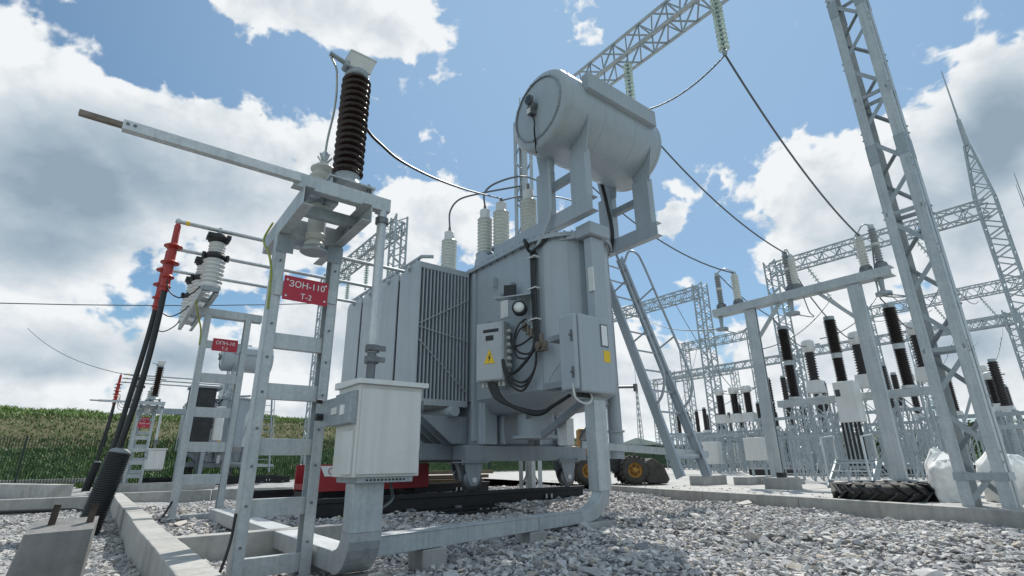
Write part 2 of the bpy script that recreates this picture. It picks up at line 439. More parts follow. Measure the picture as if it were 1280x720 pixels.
puff = math_n('MULTIPLY', math_n('SUBTRACT', f0, f1), math_n('MULTIPLY_ADD', edge.outputs[0], -.75, 1.75))
shade = math_n('SUBTRACT', math_n('MULTIPLY', edge.outputs[0], math_n('ADD', math_n('MULTIPLY_ADD', f0, .12, .10), dark)), puff, clamp=True)
cc = N.new('ShaderNodeValToRGB'); e = cc.color_ramp.elements
e[0].position = 0; e[0].color = (.89, .92, .94, 1); e[1].position = 1; e[1].color = (.29, .385, .475, 1)
k = e.new(.26); k.color = (.70, .755, .80, 1); k = e.new(.62); k.color = (.46, .55, .63, 1)
Lk.new(shade, cc.inputs['Fac'])
cl = N.new('ShaderNodeVectorMath'); cl.operation = 'SCALE'; Lk.new(cc.outputs['Color'], cl.inputs[0]); cl.inputs['Scale'].default_value = 1 / SKY_STR
hz = N.new('ShaderNodeMapRange'); hz.inputs['From Min'].default_value = .24; hz.inputs['From Max'].default_value = 0.0; hz.inputs['To Max'].default_value = .9; Lk.new(eln, hz.inputs['Value'])
dt = N.new('ShaderNodeVectorMath'); dt.operation = 'DOT_PRODUCT'; dt.inputs[1].default_value = sun_dir; Lk.new(nrm.outputs[0], dt.inputs[0])
au = N.new('ShaderNodeMapRange'); au.inputs['From Min'].default_value = .52; au.inputs['From Max'].default_value = .97; au.inputs['To Min'].default_value = 0; au.inputs['To Max'].default_value = .88; Lk.new(dt.outputs['Value'], au.inputs['Value'])
g0 = mixc(N, Lk, 1.0, sky.outputs[0], (.92, 1.10, 1.08), 'MULTIPLY')
g1 = mixc(N, Lk, au.outputs[0], g0, (.325 / SKY_STR, .505 / SKY_STR, .735 / SKY_STR))
g2 = mixc(N, Lk, hz.outputs[0], g1, (.52 / SKY_STR, .63 / SKY_STR, .71 / SKY_STR))
mx = N.new('ShaderNodeMix'); mx.data_type = 'RGBA'; Lk.new(alpha.outputs[0], mx.inputs[0]); 
bk = N.new('ShaderNodeVectorMath'); bk.operation = 'DOT_PRODUCT'; bk.inputs[1].default_value = (-math.cos(az), -math.sin(az), .25); Lk.new(nrm.outputs[0], bk.inputs[0])
bf = N.new('ShaderNodeMapRange'); bf.interpolation_type = 'SMOOTHSTEP'; bf.inputs['From Min'].default_value = -.1; bf.inputs['From Max'].default_value = .6; Lk.new(bk.outputs['Value'], bf.inputs['Value'])
bn = N.new('ShaderNodeMapRange'); bn.interpolation_type = 'SMOOTHSTEP'; bn.inputs['From Min'].default_value = .38; bn.inputs['From Max'].default_value = .58; Lk.new(noise(N, Lk, nrm.outputs[0], 2.4, 3), bn.inputs['Value'])
g3 = mixc(N, Lk, math_n('MULTIPLY', bf.outputs[0], math_n('MULTIPLY_ADD', bn.outputs[0], .58, .36)), g2, (.74 / SKY_STR, .87 / SKY_STR, .95 / SKY_STR))  # pale sky added behind the camera, out of view, to lift ambient light
Lk.new(g3, mx.inputs[6]); Lk.new(cl.outputs[0], mx.inputs[7])
Lk.new(mx.outputs[2], bg.inputs['Color'])

w.cycles.sampling_method = 'MANUAL'; w.cycles.sample_map_resolution = 256
scene.view_settings.view_transform = 'Standard'; scene.view_settings.look = 'None'; scene.view_settings.exposure = 0
scene.render.engine = 'CYCLES'


# ================================================================== the near bay
# ---------- earthing switch on its ladder frame
def make_switch():
    rt_ = root('earthing_switch', (.92, 3.5, 0), 'tall galvanised earthing switch with a brown insulator and a long bar, nearest the camera', 'earthing switch', 'earthing switches')
    g = M['galv']
    Y = 3.5
    for x, sx in ((.70, 1), (1.135, -1)):
        leg = MB().chan((x, Y, 0), (x, Y, 2.13), .11, .065, .007, (sx, 0, 0), (0, 1, 0)).build('leg', g, rt_, .002)
        b = MB()
        b.box(x - .1, x + .1, Y - .12, Y + .12, -.02, .012)
        for k in (-1, 1): b.cyl((x + k * .075, Y - .085, .012), (x + k * .075, Y - .085, .05), .012, n=6, smooth=False)
        b.build('base_plate', M['galv_dark'], rt_)
        for k in range(9):
            zz = .22 + k * .215; MB().cyl((x + sx * .035, Y - .055, zz), (x + sx * .035, Y - .063, zz), .008, n=6, smooth=False).build('bolt', M['bolt'], leg)
        MB().obox((x + sx * .05, Y - .058, 2.06), (.055, 0, 0), (0, .003, 0), (0, 0, .06)).build('gusset', M['galv_dark'], leg)
    for z in (.11, .42, .76, 1.09, 1.41):
        r = MB().chan((.707, Y - .035, z), (1.128, Y - .035, z), .098, .05, .006, (0, 1, 0), (0, 0, 1)).build('rung', g, rt_, .002)
        b = MB()
        for x in (.735, 1.10):
            for k in (-.025, .025): b.cyl((x, Y - .036, z + k), (x, Y - .048, z + k), .008, n=6, smooth=False)
        b.build('bolt', M['bolt'], r)
    # top frame: two brackets running back to front, two cross members, the long front channel
    for x, sx in ((.70, 1), (1.135, -1)):
        MB().chan((x, 2.93, 2.195), (x, 3.9, 2.195), .125, .065, .007, (sx, 0, 0), (0, 0, 1)).build('bracket', g, rt_, .002)
    MB().chan((.72, 3.43, 2.195), (1.12, 3.43, 2.195), .118, .05, .007, (0, 1, 0), (0, 0, 1)).build('cross_member', g, rt_, .002)
    MB().chan((.72, 3.60, 2.195), (1.12, 3.60, 2.195), .118, .05, .007, (0, 1, 0), (0, 0, 1)).build('cross_member', g, rt_, .002)
    MB().chan((.715, 3.16, 2.215), (1.12, 3.16, 2.215), .075, .05, .006, (0, 1, 0), (0, 0, 1)).build('cross_member', M['galv_dark'], rt_, .002)
    MB().chan((.645, 2.97, 2.305), (1.275, 2.97, 2.305), .095, .06, .007, (0, 1, 0), (0, 0, 1)).build('front_channel', g, rt_, .002)
    MB().box(1.20, 1.275, 2.98, 3.06, 2.262, 2.35).build('bearing_block', M['galv_dark'], rt_, .003)
    # plate and brown insulator
    b = MB().box(.86, 1.17, 2.985, 3.25, 2.405, 2.417)
    b.box(.87, .885, 3.0, 3.24, 2.355, 2.405); b.box(1.145, 1.16, 3.0, 3.24, 2.355, 2.405)
    pl = b.build('mounting_plate', M['galv'], rt_, .002)
    b = MB()
    for x in (.90, 1.13):
        for y in (3.02, 3.20): b.cyl((x, y, 2.30), (x, y, 2.44), .011, n=6, smooth=False)
    b.build('bolt', M['bolt'], pl)
    ix, iy = 1.005, 3.10
    ins = MB().lathe((ix, iy, 0), shed_profile(2.50, 3.30, .066, .104, 16, .93), 40).build('insulator', M['brown'], rt_)
    MB().lathe((ix, iy, 0), [(.10, 2.417), (.10, 2.435), (.083, 2.44), (.083, 2.50), (.07, 2.505)], 28).build('base_flange', M['galv'], ins)
    MB().lathe((ix, iy, 0), [(.07, 3.30), (.084, 3.305), (.084, 3.345), (.06, 3.35)], 28).build('top_flange', M['galv_dark'], ins)
    b = MB(); b.loft([[(ix - .075, iy - .06, 3.35), (ix + .075, iy - .06, 3.35), (ix + .075, iy + .06, 3.35), (ix - .075, iy + .06, 3.35)],
                      [(ix - .088, iy - .085, 3.455), (ix + .10, iy - .085, 3.455), (ix + .10, iy + .085, 3.455), (ix - .088, iy + .085, 3.455)]], False)
    b.box(ix - .092, ix + .106, iy - .09, iy + .09, 3.455, 3.468)
    hd = b.build('contact_hood', M['cab'], rt_, .003)
    b = MB().bar((ix - .06, iy - .02, 3.375), (ix - .215, iy - .02, 3.41), .035, .014); b.cyl((ix - .09, iy - .05, 3.37), (ix - .09, iy + .03, 3.37), .022)
    b.build('terminal_lug', M['galv_dark'], hd)
    # grey bushing passing through the frame behind it
    bx, by = .915, 3.36
    b = MB().lathe((bx, by, 0), shed_profile(2.42, 2.68, .055, .088, 4, .95), 30)
    b.lathe((bx, by, 0), shed_profile(2.03, 2.17, .045, .068, 2, .95), 30)
    b.cyl((bx, by, 2.10), (bx, by, 2.45), .06)
    bu = b.build('bushing', M['gporc'], rt_)
    MB().lathe((bx, by, 0), [(.08, 2.005), (.088, 2.01), (.088, 2.03), (.05, 2.035)], 24).build('flange', M['galv_dark'], bu)
    MB().box(bx - .10, bx + .10, by - .1, by + .1, 2.36, 2.42).build('bushing_plate', M['galv_dark'], bu)
    b = MB()
    for k in range(5):
        t = k * 2 * PI / 5; b.bar((bx, by, 2.68), (bx + .05 * math.cos(t), by + .05 * math.sin(t), 2.76), .012, .012)
    b.cyl((bx, by, 2.66), (bx, by, 2.79), .02); b.build('clamp', M['galv_bright'], bu)
    # long earthing bar, lying open and level
    bar = MB().box(-.20, .68, 2.942, 2.985, 2.278, 2.334).build('earthing_bar', M['galv_bright'], rt_, .003)
    MB().box(-.375, -.19, 2.952, 2.978, 2.292, 2.322).build('contact_tip', M['brass'], bar, .003)
    b = MB()
    for x in (-.18, -.15): b.cyl((x, 2.94, 2.312), (x, 2.99, 2.312), .009, n=6, smooth=False)
    b.build('bolt', M['bolt'], bar)
    # drive tube from the front channel down to the cabinet
    rod = MB().cyl((1.232, 3.0, 1.30), (1.232, 3.0, 2.262), .031, n=20).build('drive_tube', M['galv_bright'], rt_)
    b = MB()
    for z in (1.255, 1.325): b.cyl((1.232, 3.0, z - .02), (1.232, 3.0, z + .02), .043, n=18)
    for z in (1.255, 1.325): b.bar((1.18, 2.962, z), (1.30, 2.962, z), .02, .03)
    b.cyl((1.232, 3.0, 1.115), (1.232, 3.0, 1.34), .027, n=12)
    b.build('coupling', M['bolt'], rod)
    MB().cyl((1.232, 3.0, 2.17), (1.232, 3.0, 2.21), .043, n=18).build('collar', M['bolt'], rod)
    # red sign
    s = MB().obox((.915, 3.425, 1.755), (.145, -.0, -.002), (0, .002, 0), (0, 0, .082)).build('sign', M['signred'], rt_)
    text_mesh('ЗОН-110', .060, (.918, 3.4215, 1.785), (1, 0, 0), (0, 0, 1), M['letter'], s)
    text_mesh('Т-2', .052, (.918, 3.4215, 1.708), (1, 0, 0), (0, 0, 1), M['letter'], s)
    b = MB()
    for x in (.79, 1.04):
        for z in (1.70, 1.81): b.cyl((x, 3.4225, z), (x, 3.418, z), .007, n=8)
    b.build('screw', M['face'], s)
    MB().box(.72, 1.12, 3.432, 3.445, 1.70, 1.80).build('sign_bar', g, rt_)
    # earth wire
    MB().tube(spline([(.685, 3.60, 2.26), (.67, 3.72, 2.20), (.66, 3.66, 2.12), (.672, 3.52, 2.0), (.69, 3.455, 1.85), (.70, 3.447, 1.6)]), .0075).build('earth_wire', M['green_y'], rt_)
    MB().tube(spline([(.690, 3.452, .40), (.68, 3.445, .25), (.64, 3.41, .1), (.60, 3.38, .02)]), .008).build('earth_strap', M['cable'], rt_)
    return rt_
SW = make_switch()

# ---------- drive cabinet of the switch, standing on the upright of the cable duct
def make_cabinet():
    rt_ = root('drive_cabinet', (1.26, 2.98, .585), 'light grey steel drive cabinet standing on the near upright of the cable duct', 'cabinet', 'drive cabinets')
    x0, x1, y0, y1 = 1.112, 1.502, 2.84, 3.17
    MB().box(x0, x1, y0, y1, .585, 1.085).build('body', M['cab'], rt_, .005)
    MB().box(x0 + .012, x1 - .012, y0 - .014, y0, .60, 1.06).build('door', M['cab'], rt_, .003)
    b = MB().loft([[(x0 - .02, y0 - .03, 1.085), (x1 + .03, y0 - .03, 1.085), (x1 + .03, y1 + .03, 1.085), (x0 - .02, y1 + .03, 1.085)],
                   [(x0 - .02, y0 - .03, 1.112), (x1 + .03, y0 - .03, 1.112), (x1 + .03, y1 + .03, 1.125), (x0 - .02, y1 + .03, 1.125)]], False)
    b.build('lid', M['white_m'], rt_, .004)
    p = MB().box(x0 - .022, x0, y0 + .02, y1 - .01, .865, 1.05); p.box(x0 - .045, x0 - .02, y0 + .02, y1 + .20, .87, 1.03)
    pn = p.build('instrument_panel', M['galv_dark'], rt_, .003)
    MB().box(x0 - .052, x0 - .045, 2.93, 2.99, .92, .975).build('gauge_window', M['face'], pn)
    MB().box(x0 - .052, x0 - .045, 3.04, 3.13, .93, .97).build('nameplate', M['gporc'], pn)
    b = MB().cyl((x0 - .045, 3.30, .93), (x0 - .085, 3.30, .93), .022); b.cyl((x0 - .045, 3.34, 1.03), (x0 - .075, 3.34, 1.03), .014)
    b.build('knob', M['black'], pn)
    MB().box(x0 - .02, x0, y0 + .03, y0 + .16, .60, .83).build('cover_plate', M['white_m'], rt_, .003)
    b = MB().box(x0 + .03, x1 - .03, y0 + .015, y1, .555, .585)
    b.build('gland_plate', M['galv_dark'], rt_, .002)
    b = MB()
    for k in range(11): b.cyl((x0 + .085 + k * .022, y0 + .016, .570), (x0 + .085 + k * .022, y0 + .011, .570), .006, n=8)
    b.build('vent_hole', M['black'], rt_)
    b = MB()
    for z in (.70, .98): b.cyl((x1 + .004, y0 - .006, z - .03), (x1 + .004, y0 - .006, z + .03), .006, n=8)
    b.build('hinge', M['bolt'], rt_)
    MB().tube(spline([(x1 - .08, y0 + .2, .585), (x1 - .08, y0 + .19, .53), (x1 - .10, y0 + .12, .46), (x1 - .18, y0 + .1, .41)]), .008).build('cable_tail', M['bolt'], rt_)
    return rt_
CB = make_cabinet()

# ---------- rectangular galvanised cable duct
def make_duct():
    rt_ = root('cable_duct', (2.4, 3.1, 0), 'rectangular galvanised cable duct running over the gravel with an upright at each end', 'cable duct', 'cable ducts')
    g = M['galv_bright']; g2 = M['galv']
    # near upright
    MB().box(1.155, 1.335, 2.93, 3.05, .30, .555).build('upright', g2, rt_, .004)
    def sweep(path, hw, hd, name, m):
        polys = []
        for (c, side, nrm_) in path:
            c, s_, n_ = V(c), V(side), V(nrm_)
            polys.append([c - s_ * hw - n_ * hd, c + s_ * hw - n_ * hd, c + s_ * hw + n_ * hd, c - s_ * hw + n_ * hd])
        return MB().loft(polys, False).build(name, m, rt_, .003)
    # elbow: from going down to going away (+Y)
    pth = []
    for k in range(9):
        a = k / 8 * PI / 2
        pth.append(((1.245, 3.05 + .10 - .16 * math.cos(a), .30 - .16 * math.sin(a) + .0), (1, 0, 0), (0, -math.cos(a), -math.sin(a))))
    sweep(pth, .092, .062, 'elbow', g)
    MB().box(1.155, 1.335, 3.15, 7.2, .083, .195).build('back_run', g, rt_, .004)
    # straight run over the gravel, turning up under the transformer cabinet
    a0, a1 = V((1.338, 3.16, .198)), V((3.86, 3.985, .135))
    d = (a1 - a0).normalized(); h = V((d.x, d.y, 0)).normalized(); sd_ = d.cross(V((0, 0, 1))).normalized(); nn = sd_.cross(d)
    sweep([(a0, sd_, nn), (a1, sd_, nn)], .065, .052, 'long_run', g2)
    sweep([(a0 + nn * .054, sd_, nn), (a1 + nn * .054, sd_, nn)], .071, .004, 'cover_strip', g)
    am = a0.lerp(a1, .70)
    sweep([(am - d * .03, sd_, nn), (am + d * .03, sd_, nn)], .076, .062, 'joint_sleeve', g)
    ux, uy = 4.25, 4.02
    pth = []; Rr = .20; up_ = V((0, 0, 1))
    end = V((ux, uy, .36)); st_ = V((a1.x, a1.y, a1.z)); pl = []
    for k in range(15):
        t = k / 14; a = t * PI / 2
        c = V((st_.x + (end.x - st_.x) * math.sin(a), st_.y + (end.y - st_.y) * math.sin(a), st_.z + (end.z - st_.z) * (1 - math.cos(a))))
        nrm_ = (up_ * math.cos(a) - h * math.sin(a)).normalized()
        side = sd_.lerp(V((0, -1, 0)), t).normalized()
        hw, hd = .065 + (.075 - .065) * t, .052 + (.0925 - .052) * t
        pl.append([c - side * hw - nrm_ * hd, c + side * hw - nrm_ * hd, c + side * hw + nrm_ * hd, c - side * hw + nrm_ * hd])
    MB().loft(pl, False).build('elbow', g2, rt_, .003)
    MB().box(ux - .0925, ux + .0925, uy - .075, uy + .075, .36, 1.30).build('upright', g, rt_, .004)
    MB().box(ux - .108, ux + .108, uy - .085, uy + .085, 1.285, 1.305).build('collar', M['galv_dark'], rt_, .002)
    for (x, y, z1) in ((1.85, 3.33, .13), (3.05, 3.72, .10)): MB().box(x - .09, x + .09, y - .1, y + .1, -.02, z1).build('concrete_support', M['conc_d'], rt_, .006)
    for (x, y) in ((1.245, 3.75), (1.245, 5.2), (1.245, 6.8)): MB().box(x - .12, x + .12, y - .09, y + .09, -.02, .081).build('concrete_support', M['conc_d'], rt_, .006)
    MB().box(1.15, 1.40, 2.93, 3.14, -.03, .075).build('concrete_support', M['conc_d'], rt_, .006)
    MB().box(3.80, 4.28, 3.86, 4.2, -.03, .085).build('concrete_support', M['conc_d'], rt_, .006)
    return rt_
DU = make_duct()

# ---------- surge arrester stand, three arresters one behind the other
def make_arrester_stand():
    rt_ = root('surge_arrester_stand', (1.05, 7.5, 0), 'ladder shaped stand with white surge arresters and small red sign, left of the earthing switch', 'surge arrester', 'surge arrester stands')
    g = M['galv']; Y = 7.5
    for x, sx in ((.79, 1), (1.335, -1)):
        MB().chan((x, Y, 0), (x, Y, 2.50), .12, .07, .008, (sx, 0, 0), (0, 1, 0)).build('leg', g, rt_, .002)
        MB().box(x - .11, x + .11, Y - .13, Y + .13, -.02, .014).build('base_plate', M['galv_dark'], rt_)
    for z in (.07, .51, .88, 1.29, 1.71):
        MB().chan((.80, Y - .04, z), (1.325, Y - .04, z), .115, .05, .007, (0, 1, 0), (0, 0, 1)).build('rung', g, rt_, .002)
    MB().box(.80, 1.325, Y - .04, Y - .028, 2.08, 2.18).build('sign_bar', g, rt_)
    MB().chan((.66, Y - .02, 2.555), (1.47, Y - .02, 2.555), .10, .06, .007, (0, 1, 0), (0, 0, 1)).build('top_beam', g, rt_, .002)
    MB().chan((.66, Y + .10, 2.555), (1.47, Y + .10, 2.555), .10, .06, .007, (0, -1, 0), (0, 0, 1)).build('top_beam', M['galv_dark'], rt_, .002)
    for x, sx in ((.64, 1), (.83, -1)):
        MB().chan((x, 6.88, 2.67), (x, 9.12, 2.67), .085, .045, .007, (sx, 0, 0), (0, 0, 1)).build('bracket', g, rt_, .002)
    for y in (6.88, 7.4, 8.3): MB().box(.65, .82, y, y + .05, 2.665, 2.712).build('cross_piece', M['galv_dark'], rt_)
    for y in (7.0, 8.0, 9.0):
        x = .735
        a = MB().lathe((x, y, 0), shed_profile(2.78, 3.10, .098, .128, 6, .9) , 26).build('surge_arrester', M['white_m'], rt_)
        MB().lathe((x, y, 0), shed_profile(3.17, 3.33, .07, .098, 4, .9), 26).build('upper_housing', M['white_m'], a)
        b = MB().lathe((x, y, 0), [(.10, 2.715), (.12, 2.72), (.12, 2.775), (.09, 2.785)], 24); b.build('base_flange', M['white_m'], a)
        b = MB().lathe((x, y, 0), [(.11, 3.10), (.125, 3.11), (.125, 3.155), (.08, 3.175)], 24)
        for k in (-1, 1): b.cyl((x + k * .13, y - .03, 3.09), (x + k * .13, y - .03, 3.17), .022)
        b.build('middle_clamp', M['black'], a)
        b = MB().lathe((x, y, 0), [(.09, 3.33), (.115, 3.34), (.12, 3.42), (.07, 3.435)], 24); b.box(x - .13, x + .13, y - .09, y + .09, 3.375, 3.425)
        b.build('top_cap', M['black'], a)
        MB().cyl((x, y, 3.43), (x, y, 3.53), .022).build('terminal_stud', M['galv_dark'], a)
        MB().tube(spline([(x - .09, y - .03, 2.75), (x - .17, y - .06, 2.62), (x - .30, y - .08, 2.53), (x - .42, y - .06, 2.62), (x - .46, y - .02, 2.85)]), .008).build('discharge_lead', M['cable'], a)
    s = MB().box(.925, 1.215, Y - .052, Y - .046, 2.055, 2.215).build('sign', M['signred'], rt_)
    text_mesh('ОПН-10', .063, (1.07, Y - .053, 2.158), (1, 0, 0), (0, 0, 1), M['letter'], s)
    text_mesh('Т-2', .052, (1.07, Y - .053, 2.088), (1, 0, 0), (0, 0, 1), M['letter'], s)
    MB().tube(spline([(.655, 7.35, 2.7), (.65, 7.3, 2.60), (.70, 7.33, 2.45), (.765, 7.42, 2.3), (.785, 7.45, 2.1)]), .010).build('earth_wire', M['green_y'], rt_)
    MB().tube(spline([(.80, 7.44, .28), (.74, 7.40, .15), (.66, 7.32, .05), (.60, 7.26, .02)]), .011).build('earth_strap', M['black'], rt_)
    return rt_
AR = make_arrester_stand()

# ---------- busbars, power cables with red terminations, conduits
BUS = []
for i, (y, nm) in enumerate(((7.0, 'nearest'), (8.0, 'middle'), (9.0, 'farthest'))):
    b = MB().cyl((.25, y, 3.50), (3.30, y, 3.50), .026, n=16)
    o = root('busbar', (.25, y, 3.50), 'thin aluminium tube busbar over the arresters, %s of the three' % nm, 'busbar', 'tube busbars')
    b.build('tube', M['galv_bright'], o)
    MB().cyl((.36, y, 3.50), (.40, y, 3.50), .0285, n=16).build('phase_mark', M['yellow'] if i == 0 else M['green_y'], o)
    BUS.append(o)
CAB_ = []
for i, (y, nm) in enumerate(((7.0, 'nearer'), (8.0, 'farther'))):
    o = root('power_cable', (.13, y, .0), 'thick black power cable with red sheds rising to a busbar, %s of the two' % nm, 'power cable', 'power cables with red ends')
    path = spline([(.10 - .03 * i, y, .3), (.18 - .03 * i, y, .8), (.255 - .05 * i, y, 1.5), (.285 - .03 * i, y, 2.2), (.285, y, 2.95)])
    MB().tube(path, .031, 12).build('sheath', M['cable'], o)
    if False: MB().tube(spline([(.02, y + .1, .3), (.06, y + .12, .8), (.12, y + .13, 1.5), (.19, y + .10, 2.1), (.235, y + .06, 2.45), (.258, y + .05, 2.6)]), .038, 12).build('second_sheath', M['cable'], o)
    t = MB().lathe((.283, y, 0), [(.043, 2.60), (.047, 2.66), (.045, 3.16), (.036, 3.22), (.034, 3.44), (.018, 3.475)], 16)
    t = t.build('termination', M['red'], o)
    for z, r in ((3.17, .098), (2.96, .098)): MB().lathe((.283, y, 0), [(.04, z - .015), (r, z - .012), (r, z), (.05, z + .03)], 20).build('shed', M['red'], t)
    for z, r in ((2.78, .075), (2.66, .06)): MB().lathe((.283, y, 0), [(.04, z - .015), (r, z - .012), (r, z), (.04, z + .03)], 20).build('shed', M['red'], t)
    MB().cyl((.283, y, 3.47), (.283, y, 3.53), .02).build('lug', M['galv_bright'], o)
    CAB_.append(o)
COND = []
def conduit(x0, y0, x1, y1, z1, r, label):
    o = root('cable_conduit', (x0, y0, 0), label, 'conduit', 'corrugated conduits')
    p0, p1 = V((x0, y0, -.05)), V((x1, y1, z1)); L = (p1 - p0).length
    n = int(L / .021); prof = []
    for k in range(n):
        a = k * L / n; prof += [(r * .90, a), (r, a + .25 * L / n), (r, a + .65 * L / n), (r * .90, a + .9 * L / n)]
    MB().lathe(p0, prof, 24, p1 - p0).build('corrugated_tube', M['black'], o)
    MB().lathe(p1 - (p1 - p0).normalized() * .004, [(r * .55, 0), (r * .98, .004), (r * .80, .03), (r * .5, .05)], 20, p1 - p0).build('end_seal', M['dgporc'], o)
    COND.append(o); return o
conduit(.06, 7.0, .20, 7.0, .80, .108, 'black corrugated conduit around the foot of the near power cables, beside the concrete block')
conduit(.03, 8.0, .185, 8.0, .62, .08, 'shorter black corrugated conduit hidden behind the near one')

# ---------- concrete block with two steel rods
o = root('concrete_block', (-.08, 3.68, -.02), 'tapered grey concrete block with two rusty steel rods in its top, left foreground', 'concrete block')
MB().loft([[(-.27, 3.58, -.1), (.045, 3.56, -.1), (.06, 3.80, -.1), (-.27, 3.82, -.1)], [(-.202, 3.60, .352), (.062, 3.58, .36), (.080, 3.80, .405), (-.185, 3.82, .397)]], False).build('block', M['conc_b'], o, .010)
for (x, y) in ((-.118, 3.72), (.036, 3.70)):
    MB().bar((x, y, .3), (x + .014, y + .006, .475), .018, .03).build('steel_rod', surf('rusty steel', (.07, .05, .04), .7, .4, .4, 20), o)
MB().tube(spline([(-5, 10.86, .05), (-3.5, 10.80, .07), (-2.0, 10.88, .06), (-1.0, 10.78, .075), (-.2, 10.84, .06), (.05, 10.5, .05)]), .028, 8).thing('ground_cable', M['cable'], 'black cable lying on the fine gravel along the left cross kerb', 'cable', base=(-5, 10.86, .05))

# ================================================================== transformer
def make_transformer():
    rt_ = root('power_transformer', (4.95, 7.9, .3), 'big grey power transformer with a conservator drum on top, on black rails in the middle', 'transformer', 'power transformers')
    P, D = M['paint'], M['paint_d']
    ztop = 3.585
    def outline(x0, x1, yc, r, y1, inset=0., n=14):
        """plan: straight sides, rounded end towards -Y"""
        cx = (x0 + x1) / 2; rx = (x1 - x0) / 2 - inset
        pts = [(cx - rx, y1)]
        for k in range(n + 1):
            a = PI + PI * k / n
            pts.append((cx + rx * math.cos(a), yc + (r - inset) * math.sin(a)))
        pts.append((cx + rx, y1)); return pts
    bulge = outline(4.3, 5.62, 5.25, .78, 6.9)
    MB().prism(bulge, 1.52, ztop - .03, False).build('tap_changer_compartment', P, rt_)
    lo = outline(4.55, 5.4, 5.75, .42, 6.9)
    MB().loft([[(x, y, 1.30) for x, y in lo], [(x, y, 1.33) for x, y in outline(4.42, 5.5, 5.5, .6, 6.9)], [(x, y, 1.519) for x, y in outline(4.305, 5.615, 5.25, .775, 6.9)]], True).build('compartment_hopper', P, rt_)
    b = MB().cyl((4.85, 5.75, .98), (4.85, 5.75, 1.305), .26, n=28); b.cyl((4.85, 5.75, .96), (4.85, 5.75, 1.0), .34, n=28); b.build('hopper_flange', P, rt_)
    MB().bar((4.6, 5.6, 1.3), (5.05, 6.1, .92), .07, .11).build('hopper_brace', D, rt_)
    tank = MB().box(4.32, 6.0, 6.35, 9.75, .90, ztop - .03)
    tank = tank.build('tank', P, rt_, .02)
    b = MB()
    for y in (6.42, 7.1, 7.9, 8.7, 9.5):
        b.box(4.24, 4.319, y, y + .07, .95, 3.5); b.box(6.001, 6.08, y, y + .07, .95, 3.5)
    for x in (4.33, 5.72): b.box(x, x + .22, 6.26, 6.349, .90, 1.75)
    b.box(4.62, 4.66, 6.20, 6.349, .90, 1.5); b.box(5.30, 5.36, 6.2, 6.349, .9, 1.5)
    b.build('stiffener', P, tank, .004)
    # cover with its bolted rim
    b = MB().prism(outline(4.24, 5.68, 5.25, .85, 6.5), ztop - .028, ztop); b.box(4.24, 6.08, 6.501, 9.83, ztop - .028, ztop)
    b.prism(outline(4.24, 5.68, 5.25, .85, 6.5), ztop + .002, ztop + .028); b.box(4.24, 6.08, 6.501, 9.83, ztop + .002, ztop + .028)
    cov = b.build('cover', P, rt_)
    b = MB()
    oc = outline(4.27, 5.65, 5.25, .82, 6.5, n=22)
    for (x, y) in oc[1:-1] + [(4.27, 5.3 + k * .19) for k in range(24)]:
        MB().cyl((x, y, ztop - .055), (x, y, ztop + .055), .013, n=6, smooth=False).build('cover_bolt', M['bolt'], cov)
    # base beam and undercarriage
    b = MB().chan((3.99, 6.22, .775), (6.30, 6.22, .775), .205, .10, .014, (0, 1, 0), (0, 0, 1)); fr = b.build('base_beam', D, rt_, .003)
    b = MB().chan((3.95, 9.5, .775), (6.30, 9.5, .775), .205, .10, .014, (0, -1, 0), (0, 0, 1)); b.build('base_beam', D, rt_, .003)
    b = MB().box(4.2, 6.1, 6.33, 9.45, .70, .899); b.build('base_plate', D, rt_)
    for (x, y) in ((4.12, 6.30), (5.88, 6.30), (4.12, 9.4), (5.88, 9.4)):
        c = MB()
        for dy in (-.085, .085):
            c.add([(x - .16, y + dy - .01, .672), (x + .16, y + dy - .01, .672), (x + .09, y + dy - .01, .43), (x + .05, y + dy - .01, .36), (x - .05, y + dy - .01, .36), (x - .09, y + dy - .01, .43),
                   (x - .16, y + dy + .01, .672), (x + .16, y + dy + .01, .672), (x + .09, y + dy + .01, .43), (x + .05, y + dy + .01, .36), (x - .05, y + dy + .01, .36), (x - .09, y + dy + .01, .43)],
                  [(0, 1, 2, 3, 4, 5), (11, 10, 9, 8, 7, 6), (0, 6, 7, 1), (1, 7, 8, 2), (2, 8, 9, 3), (3, 9, 10, 4), (4, 10, 11, 5), (5, 11, 6, 0)])
        c.box(x - .22, x + .22, y - .14, y + .14, .655, .672)
        for k in (-1, 1): c.cyl((x + k * .19, y - .1, .63), (x + k * .19, y - .1, .70), .014, n=6, smooth=False)
        c = c.build('wheel_bracket', D, rt_, .002)
        MB().lathe((x, y - .07, .435), [(.05, 0), (.145, 0), (.145, .02), (.125, .03), (.125, .11), (.05, .12)], 26, (0, 1, 0)).build('wheel', M['bolt'], c)
        MB().cyl((x, y - .115, .435), (x, y + .115, .435), .035).build('axle', M['cab'], c)
    # radiators on the left flank
    for i, y0 in enumerate((6.60, 7.365, 8.13, 8.895)):
        y1 = y0 + .685
        b = MB()
        nf = 15
        for k in range(nf):
            x = 3.385 + k * (4.235 - 3.385) / (nf - 1)
            poly = [(y0 + .07, 3.60), (y0, 3.53), (y0, 1.50), (y0 + .07, 1.43), (y1 - .07, 1.43), (y1, 1.50), (y1, 3.53), (y1 - .07, 3.60)]
            vs = [(x - .0105, y, z) for y, z in poly] + [(x + .0105, y, z) for y, z in poly]; n = len(poly)
            b.add(vs, [tuple(range(n)), tuple(reversed(range(n, 2 * n)))] + [(j + n, (j + 1) % n + n, (j + 1) % n, j) for j in range(n)])
        ra = b.build('radiator', M['fin'], rt_, .004)
        b = MB()
